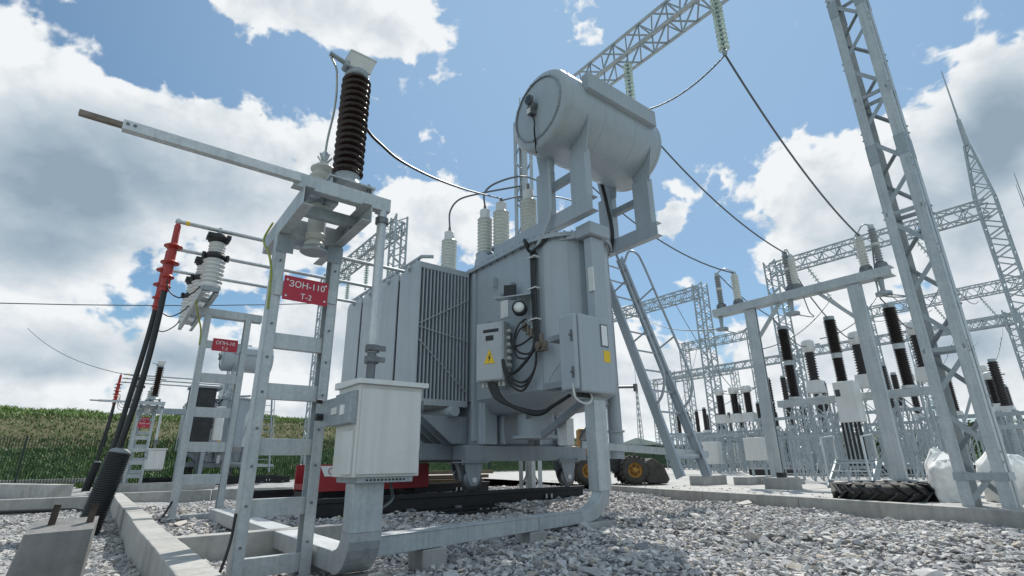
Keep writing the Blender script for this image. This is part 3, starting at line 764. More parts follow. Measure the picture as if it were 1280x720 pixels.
        for z, zs in ((3.55, 3.52), (1.50, 1.48)):
            b = MB(); b.cyl((3.36, (y0 + y1) / 2, z), (4.33, (y0 + y1) / 2, z), .055, n=16)
            b.cyl((3.33, (y0 + y1) / 2, z), (3.36, (y0 + y1) / 2, z), .035, n=12)
            b.box(3.375, 4.245, y0 - .006, y0 + .012, zs - .045, zs + .045)
            b.build('header', M['fin'], ra)
        b = MB().obox((3.44, y0 + .2, 3.645), (.03, 0, 0), (0, .05, .03), (0, 0, .02)); b.cyl((3.5, y0 + .38, 3.6), (3.5, y0 + .38, 3.66), .022)
        b.build('lifting_eye', P, ra)
        if i == 0:
            b = MB()
            for q0, q1 in (((3.39, 6.585, 2.60), (4.24, 6.585, 3.10)), ((3.39, 6.583, 2.55), (4.24, 6.583, 2.42)), ((3.39, 6.581, 2.36), (4.24, 6.581, 1.62))): b.bar(q0, q1, .010, .012)
            b.build('tie_strap', M['galv'], ra)
    b = MB()
    b.cyl((3.95, 6.45, 1.36), (3.95, 9.7, 1.36), .075, n=18)
    for y in (6.95, 7.72, 8.5, 9.25): b.cyl((3.95, y, 1.36), (3.95, y, 1.46), .05)
    b.build('lower_collector', P, rt_)
    b = MB()
    for k, y in enumerate((6.62, 6.85, 7.1, 7.35)):
        b.add([(3.5, y, 1.30), (4.25, y, 1.30), (4.25, y, .92), (4.0, y, .92), (3.5, y + .02, 1.30), (4.25, y + .02, 1.30), (4.25, y + .02, .92), (4.0, y + .02, .92)],
              [(0, 1, 2, 3), (7, 6, 5, 4), (0, 4, 5, 1), (1, 5, 6, 2), (2, 6, 7, 3), (3, 7, 4, 0)])
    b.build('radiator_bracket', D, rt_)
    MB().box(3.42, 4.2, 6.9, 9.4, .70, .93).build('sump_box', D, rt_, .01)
    MB().tube([(3.45, 9.6, 3.70), (3.45, 6.72, 3.70), (3.6, 6.62, 3.70)], .03, 10).build('top_pipe', P, rt_)
    # conservator
    cy_, cz_, rr = 4.55, 5.35, .60
    X0, X1 = 4.05, 6.06
    dr = MB().lathe((X0, cy_, cz_), [(.05, -.055), (.30, -.045), (.50, -.018), (.565, .0), (.592, .03), (rr, .07), (rr, X1 - X0 - .07), (.592, X1 - X0 - .03), (.565, X1 - X0), (.3, X1 - X0 + .045), (.05, X1 - X0 + .055)], 56, (1, 0, 0)).build('conservator', P, rt_)
    b = MB()
    b.lathe((X0 - .040, cy_, cz_), [(.462, 0), (.475, -.004), (.49, .022), (.485, .03)], 48, (1, 0, 0), cap=False)
    b.build('manhole_rim', D, dr)
    for xs_ in (X0 + .085, X0 + .72, X0 + 1.36, X1 - .085): MB().lathe((xs_ - .006, cy_, cz_), [(rr - .002, 0), (rr + .004, .003), (rr + .004, .009), (rr - .002, .012)], 56, (1, 0, 0), cap=False).build('weld_seam', P, dr)
    for k in range(14):
        t = 2 * PI * k / 14; MB().cyl((X0 - .028, cy_ + .478 * math.cos(t), cz_ + .478 * math.sin(t)), (X0 - .052, cy_ + .478 * math.cos(t), cz_ + .478 * math.sin(t)), .012, n=6, smooth=False).build('manhole_bolt', P, dr)
    gx, gy, gz = X0 - .065, cy_ + .02, cz_ + .02
    b = MB().cyl((X0 - .05, gy, gz), (gx - .07, gy, gz), .07); b.cyl((gx - .06, gy + .015, gz + .10), (gx - .10, gy + .015, gz + .10), .075); b.box(gx - .10, gx, gy - .035, gy + .05, gz - .14, gz - .04)
    gg = b.build('level_gauge', M['gauge'], dr, .004)
    MB().cyl((gx - .10, gy + .015, gz + .10), (gx - .104, gy + .015, gz + .10), .058).build('dial', M['glassp'], gg)
    MB().box(gx - .106, gx - .1, gy - .03, gy + .045, gz - .14, gz - .06).build('junction_box', M['cab'], gg)
    MB().tube(spline([(gx - .04, gy, gz - .14), (gx - .03, gy - .03, gz - .28), (gx - .03, gy - .02, gz - .40), (X0 - .01, gy + .06, gz - .56), (X0 + .08, gy + .15, gz - .60)]), .012).build('gauge_cable', M['cable'], dr)
    # panel on the drum's flank
    a = R(-4); n_ = V((0, -math.cos(a), -math.sin(a))); t_ = V((0, math.sin(a) * -1, math.cos(a)))
    c = V((5.08, cy_, cz_)) + n_ * (rr + .012) + V((0, 0, .03))
    MB().obox(c + V((.02, 0, .16)), (.73, 0, 0), n_ * .06, V((0, 0, 1)) * .13).build('breather_cabinet', M['paint'], dr, .006)
    MB().box(5.0, 5.16, cy_ - .1, cy_ + .06, cz_ + rr - .01, cz_ + rr + .05).build('filler_cap', P, dr)
    # support frames
    for x, name in ((4.43, 'conservator_frame'), (5.75, 'conservator_frame')):
        fr_ = MB().chan((x, 6.15 if x < 5 else 5.45, 3.80), (x, 4.02, 3.80), .21, .12, .012, (1, 0, 0), (0, 0, 1)); 
        fr_ = fr_.build(name, P, rt_, .003)
        for (ya, yb) in ((5.10, 4.80), (4.40, 4.09)):
            u = MB().chan((x, (ya + yb) / 2, 3.906), (x, (ya + yb) / 2, 4.66), abs(ya - yb) * .92, .12, .012, (1, 0, 0), (0, 1, 0))
            u.build('upright', P, fr_, .003)
        MB().chan((x + .004, 4.98, 4.36), (x + .004, 4.25, 4.36), .10, .09, .010, (1, 0, 0), (0, 0, 1)).build('cross_tie', D, fr_, .002)
        # saddle plates hugging the drum
        for sgn in (1, -1):
            pts = []
            for k in range(7):
                t = R(-90) + sgn * R(16 + k * 9); pts.append((cy_ + (rr + .002) * math.cos(t), cz_ + (rr + .002) * math.sin(t)))
            yo = cy_ + sgn * .47; yi = cy_ + sgn * .16
            poly = pts + [(yo, 4.60), (yi + sgn * .02, 4.60)]
            vs = [(x + .02, y, z) for y, z in poly] + [(x + .036, y, z) for y, z in poly]; n = len(poly)
            MB().add(vs, [tuple(range(n)), tuple(reversed(range(n, 2 * n)))] + [(j, (j + 1) % n, (j + 1) % n + n, j + n) for j in range(n)]).build('saddle', P, fr_)
    # pipework beside the frames
    MB().tube(spline([(4.36, 4.72, 4.78), (4.36, 4.72, 4.2), (4.37, 4.73, 3.95), (4.36, 4.80, 3.75), (4.30, 4.98, 3.45), (4.29, 5.08, 3.25), (4.285, 5.09, 2.8), (4.285, 5.09, 2.2)]), .026, 10).build('breather_pipe', P, rt_)
    MB().tube(spline([(4.75, 5.2, 3.62), (4.75, 4.75, 3.68), (5.2, 4.62, 3.7), (5.45, 4.8, 3.75)]), .045, 12).build('gas_relay_pipe', P, rt_)
    for a_ in (200, 232, 300, 333):
        aa = R(a_); cx_, cy2 = 4.96 + .662 * math.cos(aa), 5.25 + .782 * math.sin(aa); nv = V((math.cos(aa), math.sin(aa), 0)); tv = V((-nv.y, nv.x, 0))
        MB().obox((cx_, cy2, 2.53), nv * .004, tv * .007, V((0, 0, 1.0))).build('weld_seam', P, rt_)
    for (x, y, z) in ((4.31, 5.9, 3.2), (4.31, 5.9, 1.75)): MB().obox((x - .05, y, z), (.05, 0, 0), (0, .012, 0), (0, 0, .08)).build('lifting_lug', P, rt_, .004)
    for (y, z) in ((5.72, 2.95), (5.48, 3.05), (6.05, 2.6)): MB().cyl((4.305, y, z), (4.24, y, z), .035, n=14).build('inspection_plug', D, rt_)
    MB().box(4.285, 4.2985, 5.62, 5.80, 2.62, 2.88).build('rating_plate', M['face'], rt_)
    # square post on the front of the compartment
    MB().box(4.63, 4.86, 4.27, 4.40, 2.0, 3.46).build('front_post', P, rt_, .006)
    MB().box(4.56, 4.93, 4.20, 4.47, 3.47, 3.64).build('post_cap', P, rt_, .008)
    MB().bar((4.66, 4.46, 3.56), (4.35, 5.1, 3.56), .10, .10).build('post_tie', P, rt_)
    MB().box(4.600, 4.628, 4.25, 4.33, 2.70, 3.02).build('sunlit_strip', M['white_m'], rt_)  # off-white bar put in for the sunlit strip on the post
    MB().cyl((5.02, 4.47, 1.6), (5.02, 4.47, 3.55), .055, n=16).build('oil_pipe', P, rt_)
    # drain leg at the right
    b = MB().cyl((5.55, 4.9, 1.02), (5.55, 4.9, 1.55), .09, n=18); b.cyl((5.55, 4.9, 1.02), (5.55, 4.9, 1.045), .12, n=18); b.cyl((5.55, 4.9, .68), (5.55, 4.9, 1.02), .095, n=18)
    b.build('oil_filter', P, rt_)
    b = MB().cyl((5.55, 4.82, 1.62), (5.75, 4.66, 1.62), .018); b.cyl((5.75, 4.66, 1.56), (5.75, 4.66, 1.66), .03); b.build('valve', M['bolt'], rt_)
    # turret and bushings
    tu = MB().cyl((4.95, 6.75, 3.60), (4.95, 6.75, 3.95), .26, n=28); tu.cyl((4.95, 6.75, 3.95), (4.95, 6.75, 4.0), .30, n=28)
    tu.cyl((4.52, 6.6, 3.80), (4.95, 6.6, 3.80), .13, n=20); tu.cyl((4.46, 6.6, 3.80), (4.52, 6.6, 3.80), .17, n=20)
    tu = tu.build('turret', P, rt_)
    def bush(x, y, z0, z1, rs, n, st, lbl=None):
        bb = MB().lathe((x, y, 0), shed_profile(z0, z1, rs * .80, rs, n), 26).build('bushing', M['cream'], rt_)
        b = MB().cyl((x, y, 3.61), (x, y, z0), rs * .95, n=20); b.cyl((x, y, z0 - .03), (x, y, z0), rs * 1.2, n=20); b.build('flange', P, bb)
        MB().lathe((x, y, 0), [(rs * .66, z1), (rs * .66, z1 + .16), (rs * .4, z1 + .18)], 18).build('terminal_cap', M['cab'], bb)
        MB().cyl((x, y, z1 + .17), (x, y, z1 + st), .026).build('terminal_stud', M['brass'], bb)
        return bb
    bush(4.80, 8.20, 4.05, 4.86, .155, 13, .28)
    bush(4.78, 6.93, 4.12, 4.82, .135, 11, .25)
    bush(4.90, 6.60, 4.16, 4.86, .145, 11, .26)
    bush(4.90, 5.84, 4.06, 4.76, .135, 12, .30)
    # control box with warning triangle
    k = V((.42, -.9, 0)).normalized(); nrm_ = V((-.9, -.42, 0)).normalized()
    cbx = V((4.02, 5.66, 2.085))
    cb = MB().obox(cbx - nrm_ * .06, k * .215, nrm_ * .10, V((0, 0, .40))).build('control_box', M['box'], rt_, .006)
    MB().obox(cbx + nrm_ * .046, k * .20, nrm_ * .006, V((0, 0, .385))).build('door', M['box'], cb, .003)
    o1 = cbx + nrm_ * .054
    MB().obox(o1 + V((0, 0, .28)) + k * .02, k * .12, nrm_ * .002, V((0, 0, .022))).build('nameplate', M['black'], cb)
    MB().obox(o1 + V((0, 0, .18)), k * .06, nrm_ * .002, V((0, 0, .035))).build('nameplate', M['black'], cb)
    tri = [o1 - k * .085 + V((0, 0, -.17)), o1 + k * .085 + V((0, 0, -.17)), o1 + V((0, 0, .03))]
    MB().add([p + nrm_ * .001 for p in tri] + [p + nrm_ * .004 for p in tri], [(0, 1, 2), (5, 4, 3), (0, 3, 4, 1), (1, 4, 5, 2), (2, 5, 3, 0)]).build('warning_triangle', M['yellow'], cb)
    bolt_ = [(.012, -.04), (-.022, -.098), (.0, -.098), (-.014, -.15), (.026, -.085), (.004, -.085), (.022, -.04)]
    MB().add([o1 + nrm_ * .0055 + k * a + V((0, 0, z)) for a, z in bolt_], [tuple(range(7))]).build('lightning_symbol', M['black'], cb)
    b = MB()
    for j in range(6): b.cyl(cbx - nrm_ * .06 + k * .21 + V((0, 0, -.2 + j * .095)), cbx - nrm_ * .06 + k * .27 + V((0, 0, -.2 + j * .095)), .028, n=10)
    for j in range(6): b.cyl(cbx - nrm_ * .05 + k * (-.15 + j * .062) + V((0, 0, -.40)), cbx - nrm_ * .05 + k * (-.15 + j * .062) + V((0, 0, -.47)), .026, n=10)
    b.build('cable_gland', M['gporc'], cb)
    # thermometer / relay under a little hood
    b = MB().lathe((4.17, 5.20, 2.60), [(.085, .0), (.10, .01), (.10, .09), (.085, .1)], 24, (-.75, -.66, 0)).build('thermometer', M['darkmetal'], rt_)
    MB().lathe((4.17 - .078, 5.20 - .069, 2.60), [(.066, 0), (.070, .008), (.02, .012)], 22, (-.75, -.66, 0)).build('dial', M['face'], b)
    MB().obox((4.12, 5.28, 2.785), (.17, -.17, .02), (.11, .11, .03), (0, 0, .008)).build('rain_hood', M['paint'], b)
    MB().obox((4.17, 5.42, 2.90), (.06, -.06, 0), (.02, .02, 0), (0, 0, .10)).build('relay', M['black'], b)
    b = MB()
    for j in range(3): b.cyl((4.20 + j * .03, 5.16 - j * .035, 2.30 - j * .05), (4.20 + j * .03, 5.16 - j * .035, 2.42 - j * .05), .028)
    b.build('sensor', M['brass'], rt_)
    # black cables
    cb_ = MB()
    for j in range(3):
        q = j * .03
        cb_.tube(spline([(4.27 + q * .3, 5.06 - q, 3.42), (4.255, 5.04 - q, 3.0), (4.25, 5.02 - q, 2.4), (4.25, 5.0 - q, 2.15), (4.20, 5.06, 1.95), (4.12, 5.28, 1.76), (4.07, 5.42, 1.80), (4.06, 5.46, 1.95)]), .021, 8)
    for j in range(4):
        q = j * .028
        cb_.tube(spline([(4.0 + q * .5, 5.70 - q, 1.66), (4.02 + q * .5, 5.55 - q, 1.45 - q * .2), (4.10, 5.2 - q, 1.30 - q * .5), (4.12, 4.8, 1.22 - q * .3), (4.05, 4.45, 1.27), (4.0, 4.15, 1.34)]), .022, 8)
    cb_.tube(spline([(4.26, 5.1, 3.50), (4.15, 5.05, 3.56), (4.12, 5.0, 3.48), (4.2, 5.0, 3.38), (4.3, 4.95, 3.46), (4.4, 4.8, 3.6)]), .022, 8)
    cb_.tube(spline([(4.13, 5.36, 2.30), (4.10, 5.3, 2.12), (4.12, 5.15, 2.1), (4.22, 5.02, 2.2)]), .014, 8)
    cb_.build('cable_bundle', M['cable'], rt_)
    for z in (3.30, 2.85, 2.42): MB().box(4.21, 4.30, 4.93, 5.08, z, z + .016).build('cable_clip', M['white_m'], rt_)
    lp = MB()
    for j in range(2):
        q = j * .08
        lp.tube(spline([(4.21, 5.14 - q * .3, 2.46 - q), (4.10, 5.16, 2.36 - q), (4.07, 5.22, 2.18 - q * 1.2), (4.12, 5.20, 2.02 - q), (4.22, 5.06, 2.0 - q * .5), (4.25, 4.99, 2.25)]), .013, 8)
    for j in range(3):
        q = j * .05
        lp.tube(spline([(4.05, 5.44, 1.95 - q), (4.08, 5.34, 1.72 - q), (4.16, 5.16, 1.62 - q), (4.24, 5.02, 1.78), (4.26, 4.99, 2.1)]), .015, 8)
    lp.build('cable_loops', M['cable'], rt_)
    b = MB().box(4.18, 4.27, 4.78, 4.92, 1.98, 2.10); b.cyl((4.22, 4.85, 2.1), (4.22, 4.85, 2.2), .03); b.cyl((4.15, 4.85, 2.04), (4.20, 4.85, 2.04), .045); b.build('sampling_valve', M['brass'], rt_)
    MB().tube(spline([(4.45, 4.52, 2.0), (4.2, 4.7, 1.60), (4.1, 4.4, 1.42), (4.0, 4.05, 1.40)]), .012, 8).build('thin_conduit', P, rt_)
    MB().tube(spline([(3.86, 3.95, 1.44), (3.84, 3.9, 1.28), (3.95, 3.86, 1.22), (4.08, 3.9, 1.28), (4.1, 3.95, 1.38)]), .012, 8).build('hose_loop', M['gporc'], rt_)
    b = MB().tube(spline([(5.62, 4.87, 4.86), (5.66, 4.84, 4.55), (5.70, 4.80, 4.0), (5.72, 4.90, 3.7)]), .03, 8); b.build('frame_cable', M['cable'], rt_)
    # tap changer drive cabinet over the duct
    sh = [(0.0, .0), (.0, .27), (.52, .27), (.60, .20), (.60, .0)]
    x0, yf = 3.85, 3.86
    c = MB().box(x0, x0 + .06, yf + .02, yf + .27, 1.37, 2.20); c.box(x0 + .062, x0 + .58, yf, yf + .27, 1.345, 2.20)
    dc = c.build('drive_cabinet', M['paint'], rt_, .022)
    b = MB().box(x0 + .385, x0 + .505, yf - .006, yf - .001, 1.86, 2.12).build('window_frame', M['bolt'], dc)
    MB().box(x0 + .40, x0 + .49, yf - .010, yf - .006, 1.875, 2.105).build('window', M['face'], b)
    MB().box(x0 + .42, x0 + .52, yf - .005, yf - .001, 1.69, 1.82).build('yellow_label', M['yellow'], dc)
    b = MB()
    for z in (1.55, 1.95): b.box(x0 - .014, x0, yf + .05, yf + .075, z - .06, z + .06); b.cyl((x0 - .014, yf + .062, z), (x0 - .04, yf + .062, z), .012, n=8)
    b.build('latch', M['bolt'], dc)
    MB().box(4.02, 4.42, yf + .27, 4.62, 1.45, 1.52).build('cabinet_bracket', D, rt_)
    MB().box(4.02, 4.42, yf + .27, 4.50, 2.0, 2.06).build('cabinet_bracket', D, rt_)
    b = MB()
    for j in range(7): b.cyl((x0 + .08 + j * .03, yf + .1, 1.345), (x0 + .08 + j * .03, yf + .1, 1.30), .014, n=8)
    b.build('cable_gland', M['black'], dc)
    # tap shaft
    MB().bar((4.35, 4.3, 1.3), (4.5, 5.2, .98), .05, .08).build('brace', D, rt_)
    MB().bar((5.0, 4.55, 1.35), (5.3, 5.3, .95), .08, .05).build('brace', D, rt_)
    MB().box(4.5, 4.62, 4.75, 4.9, .84, 1.16).build('terminal_box', M['cab'], rt_, .004)
    # access ladder
    la = root('ladder', (0, 0, 0), None, None); la.parent = rt_
    A_, B_ = V((5.90, 5.38, 3.95)), V((5.93, 4.23, .44)); W_ = V((.64, 0, 0)); ax = (B_ - A_).normalized()
    pd = V((0, ax.z, -ax.y)); pd = pd if pd.y < 0 else -pd
    lad = MB()
    la2 = None
    for kx, s_ in ((0, 1), (1, -1)):
        lad.chan(A_ + W_ * kx, B_ + W_ * kx, .13, .05, .009, (s_, 0, 0), pd)
    bpy.data.objects.remove(la)
    lad = lad.build('ladder', P, rt_, .003)
    for j in range(11):
        p = A_.lerp(B_, (j + .8) / 11.6); MB().cyl(p + V((.008, 0, 0)), p + W_ - V((.008, 0, 0)), .014, n=8).build('rung', P, lad)
    for kx in (0, 1):
        o0 = W_ * kx
        f = lambda t, d: A_.lerp(B_, t) + o0 + pd * d
        h_ = MB().tube(spline([f(.03, .05), f(.0, .20), f(.03, .32), f(.10, .36), f(.35, .36), f(.60, .36), f(.67, .33), f(.72, .20), f(.74, .06)], 6), .019, 8)
        for t in (.24, .48): h_.tube([f(t, .05), f(t - .01, .36)], .014, 8)
        h_.build('handrail', P, lad)
    MB().bar((5.0, 5.02, .86), (6.72, 4.30, .72), .06, .09).build('ladder_tie', M['galv'], lad)
    MB().bar((5.93, 4.40, .70), (6.60, 4.31, .70), .05, .06).build('ladder_tie', M['galv'], lad)
    b = MB().tube([(5.66, 5.3, 3.6), (5.66, 5.3, 2.2)], .028, 8); b.tube([(5.74, 5.24, 3.6), (5.74, 5.24, 2.2)], .028, 8)
    for z in (3.0, 2.95): b.bar((5.45, 5.35, z), (5.74, 5.26, z), .02, .025)
    b.build('drain_pipe', P, rt_)
    return rt_
TR = make_transformer()

# ================================================================== ground, kerbs, rails
def flat(poly, z, name, m, label, cat, kind='structure'):
    b = MB().add([(x, y, z) for x, y in poly], [tuple(range(len(poly)))])
    return b.thing(name, m, label, cat, kind=kind, base=(poly[0][0], poly[0][1], z))
flat([(-900, -900), (1200, -900), (1200, 1200), (-900, 1200)], -.12, 'ground', M['hill'], 'flat earth reaching to the horizon', 'ground')
KA, KB = V((8.30, 8.2)), V((5.66, -1.6))       # inner line of the long kerb on the right
# gravel bed: gently uneven sheet
def bumpz(x, y):
    return .022 * math.sin(x * 1.9 + .7) * math.cos(y * 1.6) + .014 * math.sin(x * 4.3 + y * 3.1) + .01 * math.cos(y * 5.2 - x * 2.2)
def bedz(x, y):
    z = .02 + bumpz(x, y)
    if .5 < x and y > 5.45: z += .045 * min(1, (y - 5.45) / .5)         # heap along the rails
    if 4.5 < x: z += .03
    return z
g = MB(); nx, ny = 96, 110
xs = [-9 + 17.3 * i / (nx - 1) for i in range(nx)]; ys = [-2 + 34 * (j / (ny - 1)) ** 1.6 for j in range(ny)]
def inside(x, y):   # left of the long kerb
    t = (y - KB.y) / (KA.y - KB.y); return x < KB.x + (KA.x - KB.x) * t + .02
g.v = [(min(x, (KB.x + (KA.x - KB.x) * (y - KB.y) / (KA.y - KB.y)) + .03), y, bedz(x, y) - .012) for y in ys for x in xs]
g.f = [(j * nx + i, j * nx + i + 1, (j + 1) * nx + i + 1, (j + 1) * nx + i) for j in range(ny - 1) for i in range(nx - 1)]
g.sm = [True] * len(g.f)
g.thing('gravel_bed', M['gravel'], 'bed of grey gravel under and around the transformer', 'gravel', kind='structure', base=(0, 0, 0))
YZ = .185
def kl(y): return KB.x + (KA.x - KB.x) * (y - KB.y) / (KA.y - KB.y)
flat([(kl(-8) + .06, -8), (140, -60), (140, 34), (14, 34), (kl(13) + .06, 13)], YZ, 'yard', M['dust'], 'pale dusty concrete yard on the right', 'ground')

# crushed stone: thousands of angular pieces, far past counting
def stones(name, m, label, count, region, zf, size, protos=26, seed=3, keep=None):
    import bmesh
    rnd = random.Random(seed); P = []
    for k in range(protos):
        bm = bmesh.new()
        for _ in range(10):
            a = V((rnd.gauss(0, 1), rnd.gauss(0, 1), rnd.gauss(0, 1))).normalized()
            a = a * rnd.uniform(.78, 1.0); bm.verts.new((a.x, a.y * rnd.uniform(.8, 1), a.z * .70))
        r = bmesh.ops.convex_hull(bm, input=bm.verts)
        bmesh.ops.delete(bm, geom=[v for v in bm.verts if not v.link_faces], context='VERTS')
        bm.verts.index_update()
        P.append(([tuple(v.co) for v in bm.verts], [tuple(v.index for v in f.verts) for f in bm.faces])); bm.free()
    vs = []; fs = []; n = 0; tries = 0
    while n < count and tries < count * 12:
        tries += 1
        x, y = region(rnd)
        if x is None: continue
        z = zf(x, y)
        if not visible((x, y, z), 120): continue
        if keep and not keep(x, y): continue
        pv, pf = P[rnd.randrange(protos)]
        s = rnd.lognormvariate(math.log(size), .38); 
        q = Matrix.Rotation(rnd.uniform(0, 6.28), 3, 'Z') @ Matrix.Rotation(rnd.gauss(0, .36), 3, 'X') @ Matrix.Diagonal((s * rnd.uniform(.8, 1.35), s * rnd.uniform(.75, 1.1), s * rnd.uniform(.7, 1)))
        o = len(vs); c = V((x, y, z + s * rnd.uniform(-.1, .32)))
        vs += [tuple(q @ V(p) + c) for p in pv]; fs += [tuple(i + o for i in f) for f in pf]; n += 1
    b = MB(); b.v = vs; b.f = fs; b.sm = [False] * len(fs)
    return b.thing(name, m, label, 'gravel', kind='stuff', base=(0, 0, 0))
def reg_pit(r):
    y = -1.3 + 11.9 * r.random() ** 1.05; x = r.uniform(.5, kl(y) - .03); return x, y
stones('gravel_stones', M['rock'], 'coarse angular grey crushed stone filling the transformer pit', 62000, reg_pit, bedz, .0215, seed=3)
def reg_left(r):
    y = 3.2 + 9 * r.random() ** 1.5; return r.uniform(-6.5, .33), y
stones('fine_gravel', M['rock_s'], 'finer pale grey gravel outside the pit on the left', 30000, reg_left, bedz, .017, seed=5)
def reg_scatter(r):
    y = r.uniform(.5, 11); return kl(y) + .25 + abs(r.gauss(0, .8)), y
stones('big_stones', M['rock'], 'a few larger broken stones lying on the crushed stone', 420, reg_pit, bedz, .046, seed=21)
stones('loose_stones', M['rock_s'], 'loose stones scattered on the yard behind the kerb', 500, reg_scatter, lambda x, y: YZ, .014, seed=8)

# kerbs, each stone laid on its own
def kerb(p, q, z0, z1, wd, label, group, jig=.004, m='conc'):
    p, q = V(p), V(q); d = (q - p); L = d.length; d.normalize(); s = V((-d.y, d.x))
    c = (p + q) / 2 + s * random.uniform(-jig, jig)
    a = random.uniform(-.004, .004)
    dx = V((d.x, d.y, a)); sx = V((s.x, s.y, 0))
    o = MB().obox((c.x, c.y, (z0 + z1) / 2 + random.uniform(-jig, jig)), dx * (L / 2 - .004), sx * wd / 2, V((0, 0, (z1 - z0) / 2)))
    return o.thing('kerb_stone', M[m], label, 'kerb', group, bevel=.008)
ORD = ['nearest', 'second', 'third', 'fourth', 'fifth', 'sixth', 'seventh', 'eighth', 'ninth', 'tenth', 'eleventh']
# left kerb running away from the camera
ys_ = [1.75, 2.75, 3.72, 4.02, 4.42, 5.6, 7.0, 8.5, 10.2, 12.0]
for i in range(len(ys_) - 1):
    kerb((.415, ys_[i]), (.415, ys_[i + 1]), -.08, .245 if i != 4 else .24, .15, '%s pale stone of the kerb left of the earthing switch running away from the camera' % ORD[i], 'kerb stones beside the pit')
kerb((.50, 4.45), (1.75, 4.45), -.08, .20, .12, 'low cross kerb just in front of the surge arrester stand', 'cross kerbs of the arrester enclosure')
kerb((.50, 12.0), (1.9, 12.0), -.08, .235, .14, 'cross kerb closing the arrester enclosure, left piece', 'cross kerbs of the arrester enclosure')
kerb((1.92, 12.0), (3.4, 12.0), -.08, .235, .14, 'cross kerb behind the arrester enclosure, right piece', 'cross kerbs of the arrester enclosure')
for i, (a, b_) in enumerate(((-.0, -1.45), (-1.47, -2.9), (-2.92, -4.4), (-4.42, -6.0))):
    kerb((a + .33, 11.1), (b_ + .33, 11.1), -.08, .235, .15, '%s stone from the right in the kerb crossing the fine gravel on the left' % ORD[i].replace('nearest', 'first'), 'kerb stones across the left gravel')
# far pits on the left
for i, (a, b_) in enumerate((((.42, 16.6), (.42, 26)), ((.35, 26.1), (-9, 26.1)), ((.5, 17.2), (2.8, 17.2)), ((-1.1, 17.9), (-9, 17.6)), ((-.4, 15.2), (-2.2, 19.6)))):
    kerb(a, b_, -.08, (.33, .30, .28, .30, .33)[i], (.16, .16, .14, .16, .35)[i], ('long kerb running away beside the far surge arresters', 'farthest pale kerb along the grass on the left', 'cross kerb in front of the far surge arresters', 'middle distance kerb on the far left gravel', 'wide pale slab lying obliquely on the far left gravel')[i], None)
# long kerb on the right
L_ = (KA - KB).length; n_ = 4; 
cuts = [-.02, .235, .50, .76, 1.0]
for i in range(4):
    kerb(KB.lerp(KA, cuts[i]) + V((.07, -.015)), KB.lerp(KA, cuts[i + 1]) + V((.07, -.015)), -.05, .20, .14, ('right end piece of the long kerb, running out of the picture under the gantry leg', 'piece of the long kerb in front of the big tyre', 'middle piece of the long kerb, in front of the concrete footings', 'left piece of the long kerb, beside the tall duct upright')[i], 'pieces of the long kerb on the right', .002, 'conc')

# rails
def rail(x0, x1, y, zt, h, label):
    b = MB().box(x0, x1, y - .045, y + .045, zt - .05, zt); b.box(x0, x1, y - .012, y + .012, zt - h + .03, zt - .05); b.box(x0, x1, y - .085, y + .085, zt - h, zt - h + .03)
    x = x0 + .5
    o = root('rail', (x0, y, zt - h), label, 'rail', 'rails under the transformer')
    b.build('rail_beam', M['rail'], o, .004)
    while x < x1:
        for s in (-1, 1): MB().box(x - .05, x + .05, y + s * .05 - .02, y + s * .05 + .02, zt - h + .03, zt - h + .06).build('rail_clip', M['bolt'], o)
        x += .7
    for k in (-.05, .05): MB().box(x1 - .75 + k - .015, x1 - .75 + k + .015, y - .05, y - .04, zt - .15, zt - .09).build('fish_bolt', M['galv_bright'], o)
    return o
RL = [rail(2.0, 6.25, 6.30, .29, .22, 'near black steel rail under the front wheels of the big transformer'),
      rail(2.0, 6.6, 9.40, .29, .22, 'rear black steel rail under the back wheels of the big transformer')]
for i, y in enumerate((6.02, 6.62)):
    MB().box(1.9, 6.4, y - .06, y + .06, -.02, .085 if i else .075).thing('rail_sleeper', M['rail'], ('black timber baulk in front of the near rail', 'black timber baulk behind the near rail')[i], 'baulk', 'baulks beside the rail', bevel=.01)

# red skid behind the rails
o = root('red_skid', (3.3, 8.0, .3), 'low red steel skid box with a pale emblem lying behind the near rail', 'skid')
b = MB(); prof = [(2.40, .30), (4.28, .30), (4.28, .66), (4.06, .66), (3.98, .56), (2.78, .56), (2.70, .66), (2.40, .66)]; n = len(prof)
for y0, y1 in ((7.75, 7.79), (8.35, 8.39)):
    vs = [(x, y0, z) for x, z in prof] + [(x, y1, z) for x, z in prof]
    b.add(vs, [tuple(range(n)), tuple(reversed(range(n, 2 * n)))] + [(j + n, (j + 1) % n + n, (j + 1) % n, j) for j in range(n)])
b.box(2.40, 4.28, 7.79, 8.35, .32, .40)
b.build('side_frame', M['redpaint'], o, .004)
MB().add([(2.55, 7.746, .64), (2.80, 7.746, .64), (2.80, 7.746, .50), (2.62, 7.746, .50)], [(3, 2, 1, 0)]).build('emblem_panel', M['letter'], o)
MB().tube([(2.72 + .05 * math.cos(t * .5), 7.744, .57 + .045 * math.sin(t * .5)) for t in range(-2, 10)], .006, 6).build('emblem', M['redpaint'], o)
for (x, y) in ((2.5, 8.05), (4.15, 8.05)): MB().box(x - .1, x + .1, y - .28, y + .28, .22, .30).build('foot', M['rail'], o)

